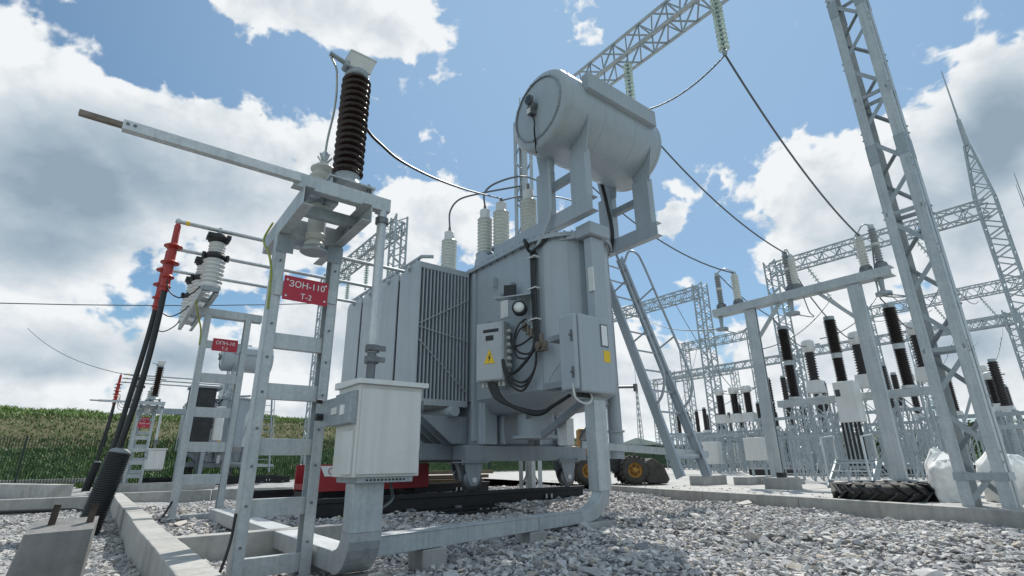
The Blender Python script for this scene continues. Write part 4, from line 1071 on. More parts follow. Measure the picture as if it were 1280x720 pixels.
# ================================================================== gantries
def lattice_column(par, cx, cy, s, z0, z1, wch, t, pitch, m, mb, detail=True, sx=None):
    h = s / 2; hx = (sx or s) / 2
    for ax, ay in ((-1, -1), (1, -1), (1, 1), (-1, 1)):
        p0 = (cx + ax * hx, cy + ay * h, z0); p1 = (cx + ax * hx, cy + ay * h, z1)
        b = MB()
        if detail: b.angle(p0, p1, wch, t, (-ax, 0, 0), (0, -ay, 0))
        else: b.bar(p0, p1, wch * .6, wch * .6)
        b.build('chord', m, par, .002 if detail else 0)
    n = max(1, int((z1 - z0) / pitch)); dz = (z1 - z0) / n
    F = [((-1, -1), (1, -1), (0, 1)), ((1, -1), (1, 1), (-1, 0)), ((1, 1), (-1, 1), (0, -1)), ((-1, 1), (-1, -1), (1, 0))]
    wb = wch * (.46 if detail else .42)
    for fi, (a, c, nn) in enumerate(F):
        b = MB()
        for k in range(n):
            za = z0 + k * dz; zb = za + dz
            p, q = (a, c) if k % 2 == 0 else (c, a)
            ins = t * 1.2 if detail else 0
            P0 = V((cx + p[0] * hx + nn[0] * ins, cy + p[1] * h + nn[1] * ins, za + .03)); P1 = V((cx + q[0] * hx + nn[0] * ins, cy + q[1] * h + nn[1] * ins, zb - .03))
            nv = V((nn[0], nn[1], 0))
            if detail:
                if fi in (1, 3): b.bar(P0, P1, .006, wb, nv.cross(P1 - P0)); b.bar(P0 + nv * .012, P1 + nv * .012, wb * .5, .005, nv.cross(P1 - P0))
                if k % 3 == 0:
                    bb = MB() if fi in (0, 2) else b
                    bb.bar((cx + a[0] * hx + nn[0] * (ins + .02), cy + a[1] * h + nn[1] * (ins + .02), za), (cx + c[0] * hx + nn[0] * (ins + .02), cy + c[1] * h + nn[1] * (ins + .02), za), .02, wb)
                    if fi in (0, 2): bb.build('batten', mb, par)
            else: b.bar(P0, P1, wb, wb)
        if b.v: b.build('lattice_bracing', mb, par)
def lattice_beam(par, p0, p1, s, wch, pitch, m, mb, sv=None):
    p0, p1 = V(p0), V(p1); d = p1 - p0; L = d.length; d.normalize(); sd_ = d.cross(V((0, 0, 1))).normalized(); u = sd_.cross(d); h = s / 2; hv = (sv or s) / 2
    C4 = [sd_ * a * h + u * b * hv for a, b in ((-1, -1), (1, -1), (1, 1), (-1, 1))]
    for c in C4: MB().bar(p0 + c, p1 + c, wch, wch).build('beam_chord', m, par)
    n = max(2, int(L / pitch)); dl = L / n
    for fi in range(4):
        a, c = C4[fi], C4[(fi + 1) % 4]; b = MB()
        for k in range(n):
            P0 = p0 + d * k * dl; P1 = P0 + d * dl
            q, r = (a, c) if k % 2 == 0 else (c, a)
            b.bar(P0 + q, P1 + r, wch * .55, wch * .55)
            if k % 2 == 0: b.bar(P0 + a, P0 + c, wch * .5, wch * .5)
        b.build('beam_bracing', mb, par)
def string(px, py, z1, z0, label, group='glass insulator strings', n=12, r=.085, far=False, d=(0, 0, -1)):
    o = root('insulator_string', (px, py, z1), label, 'insulator string', group)
    d = V(d).normalized(); L = z1 - z0; p = V((px, py, z1))
    MB().bar(p + d * .03, p + d * .12, .03, .03).build('hanger', M['galv_dark'], o)
    a = .12; st = (L - .12 - .06) / n
    rodm = MB().cyl(p + d * .1, p + d * (L - .02), .014, n=6); 
    for k in range(n):
        q = p + d * (a + st * k); rodm.cyl(q, q + d * st * .5, .026, .030, n=8)
    rodm.build('cap_pins', M['galv_dark'], o)
    if far:
        b = MB()
        for k in range(n): b.lathe(p + d * (a + st * (k + .3)), [(.02, 0), (r, st * .35), (.03, st * .45)], 10, d)
        b.build('glass_discs', M['glass'], o)
    else:
        for k in range(n):
            MB().lathe(p + d * (a + st * (k + .22)), [(.026, 0), (r * .7, st * .10), (r, st * .38), (r * .95, st * .46), (r * .75, st * .36), (r * .5, st * .5), (.026, st * .38)], 20, d, cap=False).build('glass_disc', M['glass'], o)
    q = p + d * L
    MB().lathe(q - d * .06, [(.02, 0), (.035, .02), (.035, .07), (.015, .09)], 10, d).build('wire_clamp', M['galv_dark'], o)
    return o
def gantry(name_label, cols, zb, s, bs, detail, m, mb, ztop_extra=.0, spire=None, group='line gantries', pitch=.30):
    (xa, ya), (xb, yb) = cols
    o = root('gantry', (xa, ya, 0), name_label, 'gantry', group)
    for (x, y) in cols: lattice_column(o, x, y, s, 0.12, zb + .35, .098 if detail else .085, .008, pitch, m, mb, detail, .26 if detail else None)
    lattice_beam(o, (xa, ya, zb), (xb, yb, zb), bs, .045 if detail else .05, .30, m, mb)
    if spire is not None:
        x, y = cols[spire]
        b = MB(); za, zt = zb + .35, zb + 2.25; h0, h1 = s / 2, .07
        for ax, ay in ((-1, -1), (1, -1), (1, 1), (-1, 1)): b.bar((x + ax * h0, y + ay * h0, za), (x + ax * h1, y + ay * h1, zt), .05, .05)
        for k in range(7):
            t0, t1 = k / 7, (k + 1) / 7; w0, w1 = h0 + (h1 - h0) * t0, h0 + (h1 - h0) * t1; sg = 1 if k % 2 else -1; z0_, z1_ = za + (zt - za) * t0, za + (zt - za) * t1
            for c in (-1, 1):
                b.bar((x - sg * w0, y + c * w0, z0_), (x + sg * w1, y + c * w1, z1_), .028, .028); b.bar((x + c * w0, y - sg * w0, z0_), (x + c * w1, y + sg * w1, z1_), .028, .028)
        b.build('spire_frame', m, o)
        b = MB().cyl((x, y, zt), (x, y, zt + 1.0), .085, .06, n=8); b.cyl((x, y, zt + 1.0), (x, y, zt + 3.0), .03, .014, n=6); b.build('lightning_spire', m, o)
    return o
GN = gantry('near tall lattice gantry with its right leg behind the long kerb', ((6.74, 1.41), (6.70, 8.14)), 8.12, .385, .42, True, M['galv'], M['galv_dark'], pitch=.52)
for z in (3.9, 6.1):
    for sx, sy in ((-1, -1), (1, -1), (1, 1), (-1, 1)):
        b = MB(); cx_, cy_ = 6.74 + sx * .133, 1.41 + sy * .1955
        b.angle((cx_, cy_, z), (cx_, cy_, z + .26), .106, .003, (-sx, 0, 0), (0, -sy, 0)); b.build('splice_plate', M['galv_dark'], GN)
b = MB()
b.bar((6.603, 1.61, .47), (6.603, 1.21, .47), .01, .07); b.bar((6.87, 1.21, .47), (6.61, 1.21, .47), .01, .07)
b.build('tie_plate', M['galv_dark'], GN)
MB().cyl((6.62, 8.12, 8.47), (6.62, 8.12, 9.1), .02, n=6).build('finial', M['galv'], GN)
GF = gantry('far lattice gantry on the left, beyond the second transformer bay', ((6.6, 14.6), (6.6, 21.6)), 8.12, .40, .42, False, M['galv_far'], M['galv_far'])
MB().box(6.62, 7.25, 1.0, 1.85, -.05, YZ + .012).thing('gantry_footing', M['conc_d'], 'flat concrete footing under the right leg of the near gantry', 'footing', bevel=.01)
S = [string(6.60, 3.03, 7.88, 6.62, 'glass insulator string hanging at the top edge, right of the drum'),
     string(6.60, 4.86, 7.88, 6.68, 'glass insulator string hanging from the beam just behind the drum'),
     string(6.60, 6.70, 7.88, 6.70, 'glass insulator string hidden behind the drum')]

# ================================================================== wires
def wire(pts, r, label, group='overhead wires', m='wire', sp=True):
    b = MB().tube(spline(pts, 8) if sp else pts, r, 6)
    return b.thing('wire', M[m], label, 'wire', group, base=pts[0])
wire([(1.01, 3.20, 3.40), (1.08, 3.38, 3.34), (1.3, 3.61, 3.29), (1.53, 3.80, 3.32), (1.76, 3.99, 3.38), (2.22, 4.38, 3.59), (2.8, 4.86, 3.89), (3.55, 5.48, 4.31), (4.80, 6.52, 5.06), (4.90, 6.60, 5.10)], .013, 'thick cable swinging from behind the brown insulator to the cream bushings', 'jumper cables', 'cable')
wire([(.80, 3.09, 3.40), (.87, 3.14, 3.32), (.905, 3.22, 3.1), (.91, 3.32, 2.9), (.915, 3.36, 2.79)], .008, 'short jumper from the head of the brown insulator down to the grey bushing', 'jumper cables', 'galv')
wire([(4.80, 8.20, 5.12), (4.80, 8.20, 5.5), (4.9, 8.0, 5.72), (5.1, 7.5, 5.7), (5.25, 7.2, 5.68), (5.6, 6.9, 5.75)], .018, 'bent jumper rising from the leftmost cream bushing', 'jumper cables')
wire([(4.78, 6.93, 5.05), (4.78, 6.94, 5.35), (4.95, 6.8, 5.55), (5.4, 6.6, 5.75), (6.3, 7.0, 6.1)], .018, 'bent jumper rising from the second cream bushing toward the lattice leg', 'jumper cables')
wire([(4.90, 6.60, 5.08), (5.3, 6.5, 5.25), (5.9, 6.3, 5.35), (6.5, 6.4, 5.5)], .014, 'thin jumper leaving the third cream bushing to the right', 'jumper cables')
wire(sag((6.60, 3.03, 6.60), (6.60, 4.86, 6.66), .22), .014, 'slack jumper between the two visible glass insulator strings', 'overhead wires', sp=False)
wire(sag((6.60, 3.03, 6.60), (10.65, 3.03, 4.60), .30), .016, 'wire falling from the top glass string to the right pair of disconnector insulators', sp=False)
wire(sag((6.60, 4.86, 6.66), (10.65, 4.38, 4.70), .32), .016, 'wire falling from behind the drum to the middle pair of disconnector insulators', sp=False)
wire(sag((6.60, 6.70, 6.66), (10.65, 5.55, 4.62), .45), .016, 'wire emerging below the drum frame and running to the left pair of disconnector insulators', sp=False)
wire(sag((-30, 30, 6.4), (6.5, 22, 7.3), 1.2), .018, 'thin line wire crossing the left sky', sp=False)
wire(sag((-4.0, 36, 7.6), (1.2, 17.6, 3.0), .5), .012, 'thin wire dropping to the far brown insulator', sp=False)

# ================================================================== disconnector frame in the right yard
def pedestal(x, y, w, z, label, h0=-.05):
    return MB().loft([[(x - w, y - w, h0), (x + w, y - w, h0), (x + w, y + w, h0), (x - w, y + w, h0)], [(x - w * .92, y - w * .92, z), (x + w * .92, y - w * .92, z), (x + w * .92, y + w * .92, z), (x - w * .92, y + w * .92, z)]], False).thing('footing', M['conc_d'], label, 'footing', 'concrete footings in the yard', bevel=.012)
def make_disc():
    X = 10.65; g = M['galv']
    o = root('disconnector', (X, 4.3, .3), 'tall galvanised two post frame with pairs of grey and cream insulators on its top beam', 'disconnector')
    for y in (5.33, 3.30):
        MB().chan((X - .08, y, .30), (X - .08, y, 3.71), .22, .09, .012, (1, 0, 0), (0, 1, 0)).build('post', g, o, .003)
        MB().box(X - .02, X + .03, y - .11, y + .11, .31, 3.70).build('post_web', M['galv_dark'], o)
        MB().box(X - .2, X + .2, y - .2, y + .2, .28, .30).build('base_plate', M['galv_dark'], o)
        for s in (-1, 1):
            if (y > 5 and s > 0) or (y < 4 and s < 0): continue
            MB().bar((X, y + s * .1, 3.1), (X, y + s * .62, 3.70), .06, .06).build('knee_brace', g, o)
    MB().chan((X - .12, 6.16, 3.80), (X - .12, 2.66, 3.80), .17, .24, .012, (1, 0, 0), (0, 0, 1)).build('top_beam', g, o, .003)
    for (yg, yc) in ((5.98, 5.57), (4.42, 4.32), (2.82, 3.06)):
        for yy, m_, zt, rs, n in ((yg, 'dgporc', 4.68, .068, 13), (yc, 'cream', 4.58, .085, 11)):
            b = MB().lathe((X, yy, 0), shed_profile(3.99, zt, rs * .72, rs, n), 16).build('insulator', M[m_], o)
            if m_ == 'dgporc': MB().cyl((X, yy, 4.32), (X, yy, 4.38), rs * .95, n=14).build('joint_ring', M['gporc'], b)
            MB().cyl((X, yy, 3.89), (X, yy, 3.985), .12, .10, n=14).build('base', M['bolt'], b)
            MB().cyl((X, yy, zt), (X, yy, zt + .07), .05, n=12).build('cap', M['galv'], b)
        MB().tube(spline([(X, yg, 4.75), (X, (yg + yc) / 2, 4.80), (X, yc, 4.66)]), .014, 6).build('blade_arm', M['galv'], o)
        b = MB().cyl((X, yg + .06, 3.70), (X, yg + .06, 3.45), .05, .03, n=12); b.cyl((X, yg + .06, 3.40), (X, yg + .06, 3.45), .13, n=14)
        b.build('rotary_drive', M['galv_dark'], o)
        MB().tube(spline([(X, yg + .06, 3.42), (X, yg - .3, 3.28), (X, yc - .15, 3.4), (X, yc - .1, 3.72)]), .012, 6).build('linkage', M['galv_dark'], o)
    return o
make_disc()
pedestal(10.65, 5.33, .36, .285, 'concrete footing under the left post of the disconnector frame')
pedestal(10.65, 3.30, .36, .285, 'concrete footing under the right post of the disconnector frame')
pedestal(9.0, 4.45, .22, .36, 'small square concrete footing with cut rods between the disconnector posts')
MB().box(8.93, 9.07, 4.40, 4.50, .36, .44).thing('anchor_stub', M['darkmetal'], 'rusty anchor stub on the small square footing', 'anchor')
MB().box(9.3, 10.1, 6.1, 6.42, -.05, .36).thing('footing', M['conc_d'], 'long low concrete footing at the foot of the ladder, left part', 'footing', 'concrete footings in the yard', bevel=.012)
MB().box(9.9, 10.8, 5.55, 5.85, -.05, .33).thing('footing', M['conc_d'], 'long low concrete footing at the foot of the ladder, right part', 'footing', 'concrete footings in the yard', bevel=.012)

# ---------- three pole circuit breaker
def truss(par, x, y, w, z0, z1, m, name='truss_leg'):
    b = MB()
    for a in (-1, 1):
        for c in (-1, 1): b.bar((x + a * w, y + c * w, z0), (x + a * w, y + c * w, z1), .032, .032)
    n = max(2, int((z1 - z0) / (w * 2.2))); dz = (z1 - z0) / n
    for k in range(n):
        s = 1 if k % 2 == 0 else -1
        for c in (-1, 1):
            b.bar((x - s * w, y + c * w, z0 + k * dz), (x + s * w, y + c * w, z0 + (k + 1) * dz), .018, .018)
            b.bar((x + c * w, y - s * w, z0 + k * dz), (x + c * w, y + s * w, z0 + (k + 1) * dz), .018, .018)
    return b.build(name, m, par)
def make_breaker():
    X = 12.5; m = M['galv_far']
    o = root('circuit_breaker', (X, 4.5, YZ), 'three pole circuit breaker with tall double dark brown insulators on a lattice stand', 'circuit breaker')
    MB().chan((X - .1, 5.95, 1.86), (X - .1, 3.0, 1.86), .15, .2, .012, (1, 0, 0), (0, 0, 1)).build('support_beam', M['galv'], o, .003)
    for i, (y, lean) in enumerate(((5.57, 0), (4.52, 0), (3.36, 0))):
        p = MB().lathe((X, y, 0), shed_profile(1.99, 2.72, .088, .113, 18), 20).build('insulator', M['brown_far'], o)
        MB().lathe((X, y, 0), shed_profile(2.83, 3.58, .098, .128, 17), 20).build('upper_insulator', M['brown_far'], p)
        MB().cyl((X, y, 2.72), (X, y, 2.83), .105, n=18).build('joint_flange', M['galv'], p)
        MB().cyl((X, y, 1.935), (X, y, 1.99), .13, n=18).build('base_flange', M['galv'], p)
        b = MB().cyl((X, y, 3.58), (X, y, 3.66), .11, n=14); b.bar((X - .2, y, 3.63), (X + .1, y, 3.63), .05, .02); b.build('top_terminal', M['galv_dark'], p)
        truss(o, X, y, .20, YZ, 1.78, m)
        MB().bar((X, y - .25, YZ + .1), (X, y - .9, 1.7), .04, .04).build('stand_brace', m, o)
    b = MB().box(12.0, 12.32, 4.15, 4.55, 1.34, 2.16); cbx_ = b.build('control_cabinet', M['white_m'], o, .012)
    MB().box(11.993, 12.0, 4.43, 4.52, 1.86, 2.0).build('cabinet_window', M['glassp'], cbx_)
    b = MB()
    for k in range(5): b.cyl((12.15, 4.25 + k * .08, .5), (12.15, 4.25 + k * .08, 1.34), .025, n=8)
    b.build('cable_drop', M['darkmetal'], cbx_)
    return o
make_breaker()
def stick(x, y, zi, z0, z1, r, label, group, head=0, m='brown_far', legs=True, sheds=12, split=False):
    """a post insulator or instrument transformer on its own stand"""
    o = root('instrument_transformer' if head else 'post_insulator', (x, y, YZ), label, 'instrument transformer' if head else 'post insulator', group)
    if split:
        zm = (z0 + z1) / 2
        MB().lathe((x, y, 0), shed_far(z0, zm - .03, r * .72, r, sheds // 2), 14).build('insulator', M[m], o)
        MB().lathe((x, y, 0), shed_far(zm + .03, z1, r * .72, r, sheds // 2), 14).build('insulator', M[m], o)
        MB().cyl((x, y, zm - .03), (x, y, zm + .03), r, n=12).build('joint_flange', M['galv_far'], o)
    else: MB().lathe((x, y, 0), shed_far(z0, z1, r * .72, r, sheds), 14).build('insulator', M[m], o)
    if head:
        b = MB().lathe((x, y, 0), [(r * .8, z1), (r * 1.1, z1 + .04), (r * 1.15, z1 + head * .85), (r * .8, z1 + head)], 16); b.build('head_tank', M['cab'], o)
        MB().bar((x, y - r * 1.4, z1 + head * .55), (x, y - r * 2.2, z1 + head * .55), .05, .04).build('terminal', M['galv_far'], o)
    else: MB().cyl((x, y, z1), (x, y, z1 + .07), r * .7, n=10).build('cap', M['galv_far'], o)
    if zi < z0: MB().loft([[(x - r * 1.3, y - r * 1.3, zi), (x + r * 1.3, y - r * 1.3, zi), (x + r * 1.3, y + r * 1.3, zi), (x - r * 1.3, y + r * 1.3, zi)], [(x - r * 1.1, y - r * 1.1, z0), (x + r * 1.1, y - r * 1.1, z0), (x + r * 1.1, y + r * 1.1, z0), (x - r * 1.1, y + r * 1.1, z0)]], False).build('base_box', M['cab'], o)
    if legs: truss(o, x, y, .16, YZ, zi, M['galv_far'])
    return o
for i, (y, nm) in enumerate(((6.05, 'left'), (4.88, 'middle'), (3.62, 'right'))):
    stick(14.9, y, 2.30, 2.62, 3.38, .14, 'grey headed current transformer just behind the circuit breaker, %s of the row' % nm, 'current transformers behind the breaker', head=.34, sheds=11)
# a low frame carrying the second row
def portal_low(x, ya, yb, z, label, legs=3):
    o = root('support_frame', (x, (ya + yb) / 2, YZ), label, 'support frame', 'low equipment frames')
    MB().bar((x, ya, z - .06), (x, yb, z - .06), .12, .09).build('beam', M['galv_far'], o)
    for k in range(legs): truss(o, x, ya + (yb - ya) * (k + .12) / (legs - .76), .17, YZ, z - .12, M['galv_far'])
    return o
ROWS = [ # X, list of Y, base z, z0, z1, radius, head, split
    (20.0, (11.9, 11.28, 10.72), 2.05, 2.38, 3.15, .16, .28, False, 'grey headed instrument transformer in the far row left of the disconnector posts'),
    (20.0, (9.80, 9.22), 1.70, 1.80, 3.55, .12, 0, True, 'tall thin dark post insulator beside the left disconnector post'),
    (20.6, (8.10, 7.55), 1.90, 2.0, 3.25, .12, 0, False, 'thin dark post insulator seen between the breaker poles'),
    (20.0, (6.32, 5.98), 1.75, 1.85, 3.50, .13, 0, True, 'tall thin dark post insulator behind the right disconnector post'),
    (20.0, (3.40,), 1.8, 2.05, 2.72, .15, .22, False, 'grey headed instrument transformer right of the gantry leg'),
    (24.0, (4.05, 3.80), 1.95, 2.05, 2.85, .11, 0, False, 'thin dark post insulator at the right edge of the picture'),
    (26.0, (18.2, 17.6, 17.0, 16.5), 2.0, 2.1, 3.2, .12, 0, False, 'dark post insulator seen through the access ladder'),
    (30.0, (20.2, 19.6, 18.9, 18.2, 17.4), 2.0, 2.2, 3.3, .13, 0, False, 'small dark post insulator far behind the access ladder'),
    (30.0, (14.6, 13.8, 13.0), 1.9, 2.1, 3.1, .13, 0, False, 'small dark post insulator far beyond the headed row'),
    (26.0, (10.6, 9.4, 8.2), 2.1, 2.3, 3.6, .15, .3, False, 'grey headed transformer of the rearmost row on the left'),
    (26.0, (6.9, 5.7, 4.6), 2.1, 2.3, 3.6, .15, .3, False, 'grey headed transformer of the rearmost row on the right'),
    (22.0, (9.6, 8.9, 8.2), 1.5, 1.6, 2.9, .11, 0, False, 'slender black insulator on the middle frame of the far yard'),
    (23.0, (14.6, 13.7, 12.8, 11.9), 1.9, 2.0, 3.0, .11, 0, False, 'slender black insulator left of the left disconnector post'),
    (18.2, (9.2, 7.2, 5.2), 2.0, 2.05, 2.95, .10, 0, False, 'slender black insulator on the raised frame'),
    (17.5, (3.25, 2.85), 1.7, 1.8, 2.9, .12, 0, False, 'thin dark post insulator seen between the legs of the near gantry')]
PL = {1: [''], 2: ['left of two', 'right of two'], 3: ['left of three', 'middle of three', 'right of three'], 4: ['first of four from the left', 'second of four from the left', 'third of four from the left', 'last of four from the left'],
      5: ['first of five from the left', 'second of five', 'third of five', 'fourth of five', 'last of five from the left']}
for ri, (X, Ys, zi, z0, z1, r, head, split, lab) in enumerate(ROWS):
    for i, y in enumerate(Ys):
        q = PL[len(Ys)][i]
        stick(X, y, zi, z0, z1, r, lab + (', ' + q if q else ''), lab if len(Ys) > 1 else None, head=head, split=split, sheds=18)
portal_low(19.6, 12.6, 9.0, 1.62, 'low galvanised frame under the far headed row')
portal_low(19.7, 8.6, 5.2, 1.72, 'low galvanised frame behind the circuit breaker')
portal_low(17.2, 4.6, 1.6, 1.66, 'low galvanised frame behind the near gantry leg')
portal_low(25.8, 19.0, 15.8, 1.95, 'low galvanised frame seen through the access ladder')
portal_low(29.6, 20.6, 12.6, 1.85, 'long low galvanised frame in the far distance')
portal_low(15.6, 7.2, 2.2, 1.30, 'low galvanised frame just behind the current transformers', legs=6)
portal_low(22.0, 10.6, 3.6, 1.5, 'low galvanised frame in the middle of the far yard', legs=6)
portal_low(18.2, 9.6, 4.2, 2.0, 'raised galvanised frame between the two far rows', legs=5)
portal_low(23.0, 15.2, 11.2, 1.9, 'low galvanised frame left of the disconnector posts', legs=5)
portal_low(33.0, 9.0, 3.0, 1.9, 'long low galvanised frame at the far right')
# right hand far gantries
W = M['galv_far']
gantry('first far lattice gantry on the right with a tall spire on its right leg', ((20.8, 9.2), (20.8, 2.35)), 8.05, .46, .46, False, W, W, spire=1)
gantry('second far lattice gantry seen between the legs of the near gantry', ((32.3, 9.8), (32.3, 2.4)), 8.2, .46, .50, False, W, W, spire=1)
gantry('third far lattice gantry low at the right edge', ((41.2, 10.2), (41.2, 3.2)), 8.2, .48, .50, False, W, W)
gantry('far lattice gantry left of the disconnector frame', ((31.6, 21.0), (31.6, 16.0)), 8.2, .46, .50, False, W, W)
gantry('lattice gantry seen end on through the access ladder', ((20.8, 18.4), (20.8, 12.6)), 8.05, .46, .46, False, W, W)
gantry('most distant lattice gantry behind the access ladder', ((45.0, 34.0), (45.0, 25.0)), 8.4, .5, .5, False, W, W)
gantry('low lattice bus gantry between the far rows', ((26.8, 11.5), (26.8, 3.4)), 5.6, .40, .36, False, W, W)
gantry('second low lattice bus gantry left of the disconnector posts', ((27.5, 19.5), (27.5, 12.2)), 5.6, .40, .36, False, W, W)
def mast(x, y, h, label):
    o = root('lightning_mast', (x, y, YZ), label, 'lightning mast', 'slim lightning masts')
    b = MB()
    for a, c in ((-1, -1), (1, -1), (1, 1), (-1, 1)): b.bar((x + a * .3, y + c * .3, YZ), (x + a * .06, y + c * .06, h * .75), .05, .05)
    n = 14
    for k in range(n):
        t0, t1 = k / n, (k + 1) / n; w0, w1 = .3 - .24 * t0, .3 - .24 * t1; s = 1 if k % 2 else -1
        for c in (-1, 1):
            b.bar((x - s * w0, y + c * w0, YZ + t0 * (h * .75 - YZ)), (x + s * w1, y + c * w1, YZ + t1 * (h * .75 - YZ)), .03, .03)
            b.bar((x + c * w0, y - s * w0, YZ + t0 * (h * .75 - YZ)), (x + c * w1, y + s * w1, YZ + t1 * (h * .75 - YZ)), .03, .03)
    b.build('lattice_shaft', W, o); MB().cyl((x, y, h * .75), (x, y, h), .04, .012, n=6).build('spire', W, o)
mast(34, 2.6, 13.5, 'slim spire behind the first right gantry')
mast(44, 13.0, 9.5, 'short pointed lattice mast between the disconnector posts')
mast(52, 42.0, 13.0, 'slim mast far behind the access ladder')
# glass strings and drop wires on the far gantries
for i, (x, y, z) in enumerate(((20.8, 7.9, 7.8), (20.8, 6.2, 7.8), (20.8, 4.4, 7.8), (32.3, 5.0, 7.95), (32.3, 6.8, 7.95), (32.3, 3.6, 7.95), (41.2, 5.2, 7.95))):
    lab = ('left', 'middle', 'right')
    nm = ['left glass string on the first far right gantry', 'middle glass string on the first far right gantry', 'right glass string on the first far right gantry', 'middle glass string on the second far right gantry', 'left glass string on the second far right gantry', 'right glass string on the second far right gantry', 'glass string on the third far right gantry'][i]
    string(x, y, z, z - 1.5, nm, 'far glass strings', n=9, r=.10, far=True, d=(.25, -.35, -1))
    q = V((x, y, z)) + V((.25, -.35, -1)).normalized() * 1.5
    wire(sag(q, (x - (5.9 if i < 3 else 6), y - .5, 3.7), .35), .016, 'drop wire from the ' + nm, 'far drop wires', sp=False)
    wire(sag(q, (x + 11, y + .6, 7.6), .5), .016, 'slack line running back from the ' + nm, 'far lines', sp=False)
for i, (ya, yb) in enumerate(((5.98, 5.57), (4.42, 4.52), (2.82, 3.36))):
    wire(spline([(10.65, ya, 4.76), (11.3, (ya + yb) / 2, 4.2), (12.1, yb, 3.8), (12.4, yb, 3.65)], 6), .014, 'wire from the disconnector beam to the %s breaker pole' % ('left', 'middle', 'right')[i], 'breaker connections', sp=False)
    wire(sag((12.5, yb, 3.66), (14.8, (6.05, 4.88, 3.62)[i], 3.55), .16, 10), .014, 'short connection behind the %s breaker pole' % ('left', 'middle', 'right')[i], 'breaker connections', sp=False)
for i, (a, b_) in enumerate((((20, 11.9, 3.3), (20, 9.8, 3.6)), ((20, 10.7, 3.3), (26, 17.0, 3.3)), ((26, 18.2, 3.3), (31.6, 20, 7.9)), ((20.8, 14, 7.8), (20, 11.3, 3.4)), ((10.65, 6.0, 3.45), (20.8, 16, 7.6)))):
    wire(sag(a, b_, .3), .014, ('short bus wire from the headed row to the thin posts', 'wire from the headed row back to the posts behind the ladder', 'wire rising to the far gantry left of the disconnector', 'drop wire to the headed row', 'thin wire running left from the disconnector beam past the ladder')[i], 'far bus wires', sp=False)

# ---------- far cabinets, steps, railings
def small_cabinet(x, y, z0, z1, w, label):
    o = root('marshalling_cabinet', (x, y, YZ), label, 'cabinet', 'cabinets in the right yard')
    MB().box(x - .16, x + .16, y - w, y + w, z0, z1).build('body', M['white_m'], o, .01)
    MB().box(x - .167, x - .16, y - w + .02, y + w - .02, z0 + .03, z1 - .03).build('door', M['cab'], o)
    for s in (-1, 1): MB().bar((x, y + s * w * .7, YZ), (x, y + s * w * .7, z0), .05, .05).build('leg', M['galv_far'], o)
small_cabinet(14.5, 7.75, .62, 1.22, .26, 'pale grey cabinet on legs left of the left disconnector post')
small_cabinet(18.5, 11.6, .5, 1.3, .3, 'pale grey cabinet on legs under the far headed row')
small_cabinet(24, 14.0, .5, 1.4, .35, 'distant pale cabinet behind the headed row')
o = root('access_steps', (9.9, 3.75, YZ), 'small galvanised steps with a handrail in front of the circuit breaker', 'steps')
for k in range(3):
    MB().box(9.75 + k * .17, 9.92 + k * .17, 3.45, 4.05, .30 + k * .13, .32 + k * .13).build('tread', M['galv'], o)
for y in (3.44, 4.06):
    MB().bar((9.72, y, YZ), (10.3, y, .62), .03, .10).build('stringer', M['galv_dark'], o)
    MB().tube([(9.78, y, .30), (9.78, y, .98), (10.25, y, 1.02), (10.25, y, .60)], .018, 8).build('handrail', M['galv_bright'], o)
MB().box(10.2, 10.5, 3.43, 4.07, .58, .62).build('platform', M['galv_dark'], o)
o = root('railing', (13.6, 4.5, YZ), 'row of thin pale railing bars behind the circuit breaker', 'railing')
b = MB()
for k in range(22): b.bar((13.6, 2.6 + k * .2, YZ), (13.6, 2.6 + k * .2, 1.15), .02, .02)
b.build('baluster', M['galv_far'], o)
for z in (.3, 1.15): MB().bar((13.6, 2.55, z), (13.6, 6.85, z), .03, .03).build('rail_bar', M['galv_far'], o)
for i, (x, y0, y1) in enumerate(((16.2, 0.5, 9.0), (24.5, 2.0, 12.0), (30, 14.0, 24.0))):
    MB().box(x, x + .5, y0, y1, -.05, .36).thing('cable_trench_edge', M['darkmetal'], ('dark cable trough edge across the right yard', 'second dark cable trough edge farther back', 'dark cable trough edge far behind the ladder')[i], 'cable trough', 'cable troughs')

# ---------- big tyre, bags
o = root('tractor_tyre', (7.42, 2.50, YZ), 'big black tractor tyre with deep lugs lying flat behind the kerb', 'tyre')
RT, HT = .51, .18
MB().lathe((7.42, 2.50, YZ), [(RT * .58, .02), (RT * .80, 0), (RT * .93, .03), (RT * .96, .11), (RT * .93, HT - .03), (RT * .80, HT), (RT * .58, HT - .02), (RT * .55, .11)], 48, cap=False).build('carcass', M['tyre'], o)
for k in range(18):
    t = 2 * PI * k / 18; b = MB()
    for half in (0, 1):
        t0 = t + (.17 if half else 0); z0, z1 = ((.01, HT * .55), (HT * .45, HT - .0))[half]
        ta, tb = (t0, t0 + .24) if half == 0 else (t0 + .24, t0)
        pts = []
        for (tt, z, rr_) in ((ta, z0, RT * .95), (tb, z1, RT * .95)):
            for dt in (-.05, .05): pts.append((7.42 + rr_ * math.cos(tt + dt), 2.50 + rr_ * math.sin(tt + dt), YZ + z)); pts.append((7.42 + (rr_ + .05) * math.cos(tt + dt * .7), 2.50 + (rr_ + .05) * math.sin(tt + dt * .7), YZ + z))
        b.add(pts, [(0, 1, 3, 2), (4, 6, 7, 5), (0, 4, 5, 1), (2, 3, 7, 6), (1, 5, 7, 3), (0, 2, 6, 4)])
    for dt, zz in ((0, HT), ): 
        b.bar((7.42 + RT * .74 * math.cos(t + .2), 2.50 + RT * .74 * math.sin(t + .2), YZ + HT + .002), (7.42 + RT * .97 * math.cos(t + .27), 2.50 + RT * .97 * math.sin(t + .27), YZ + HT - .012), .035, .02)
    b.build('tread_lug', M['black'], o)
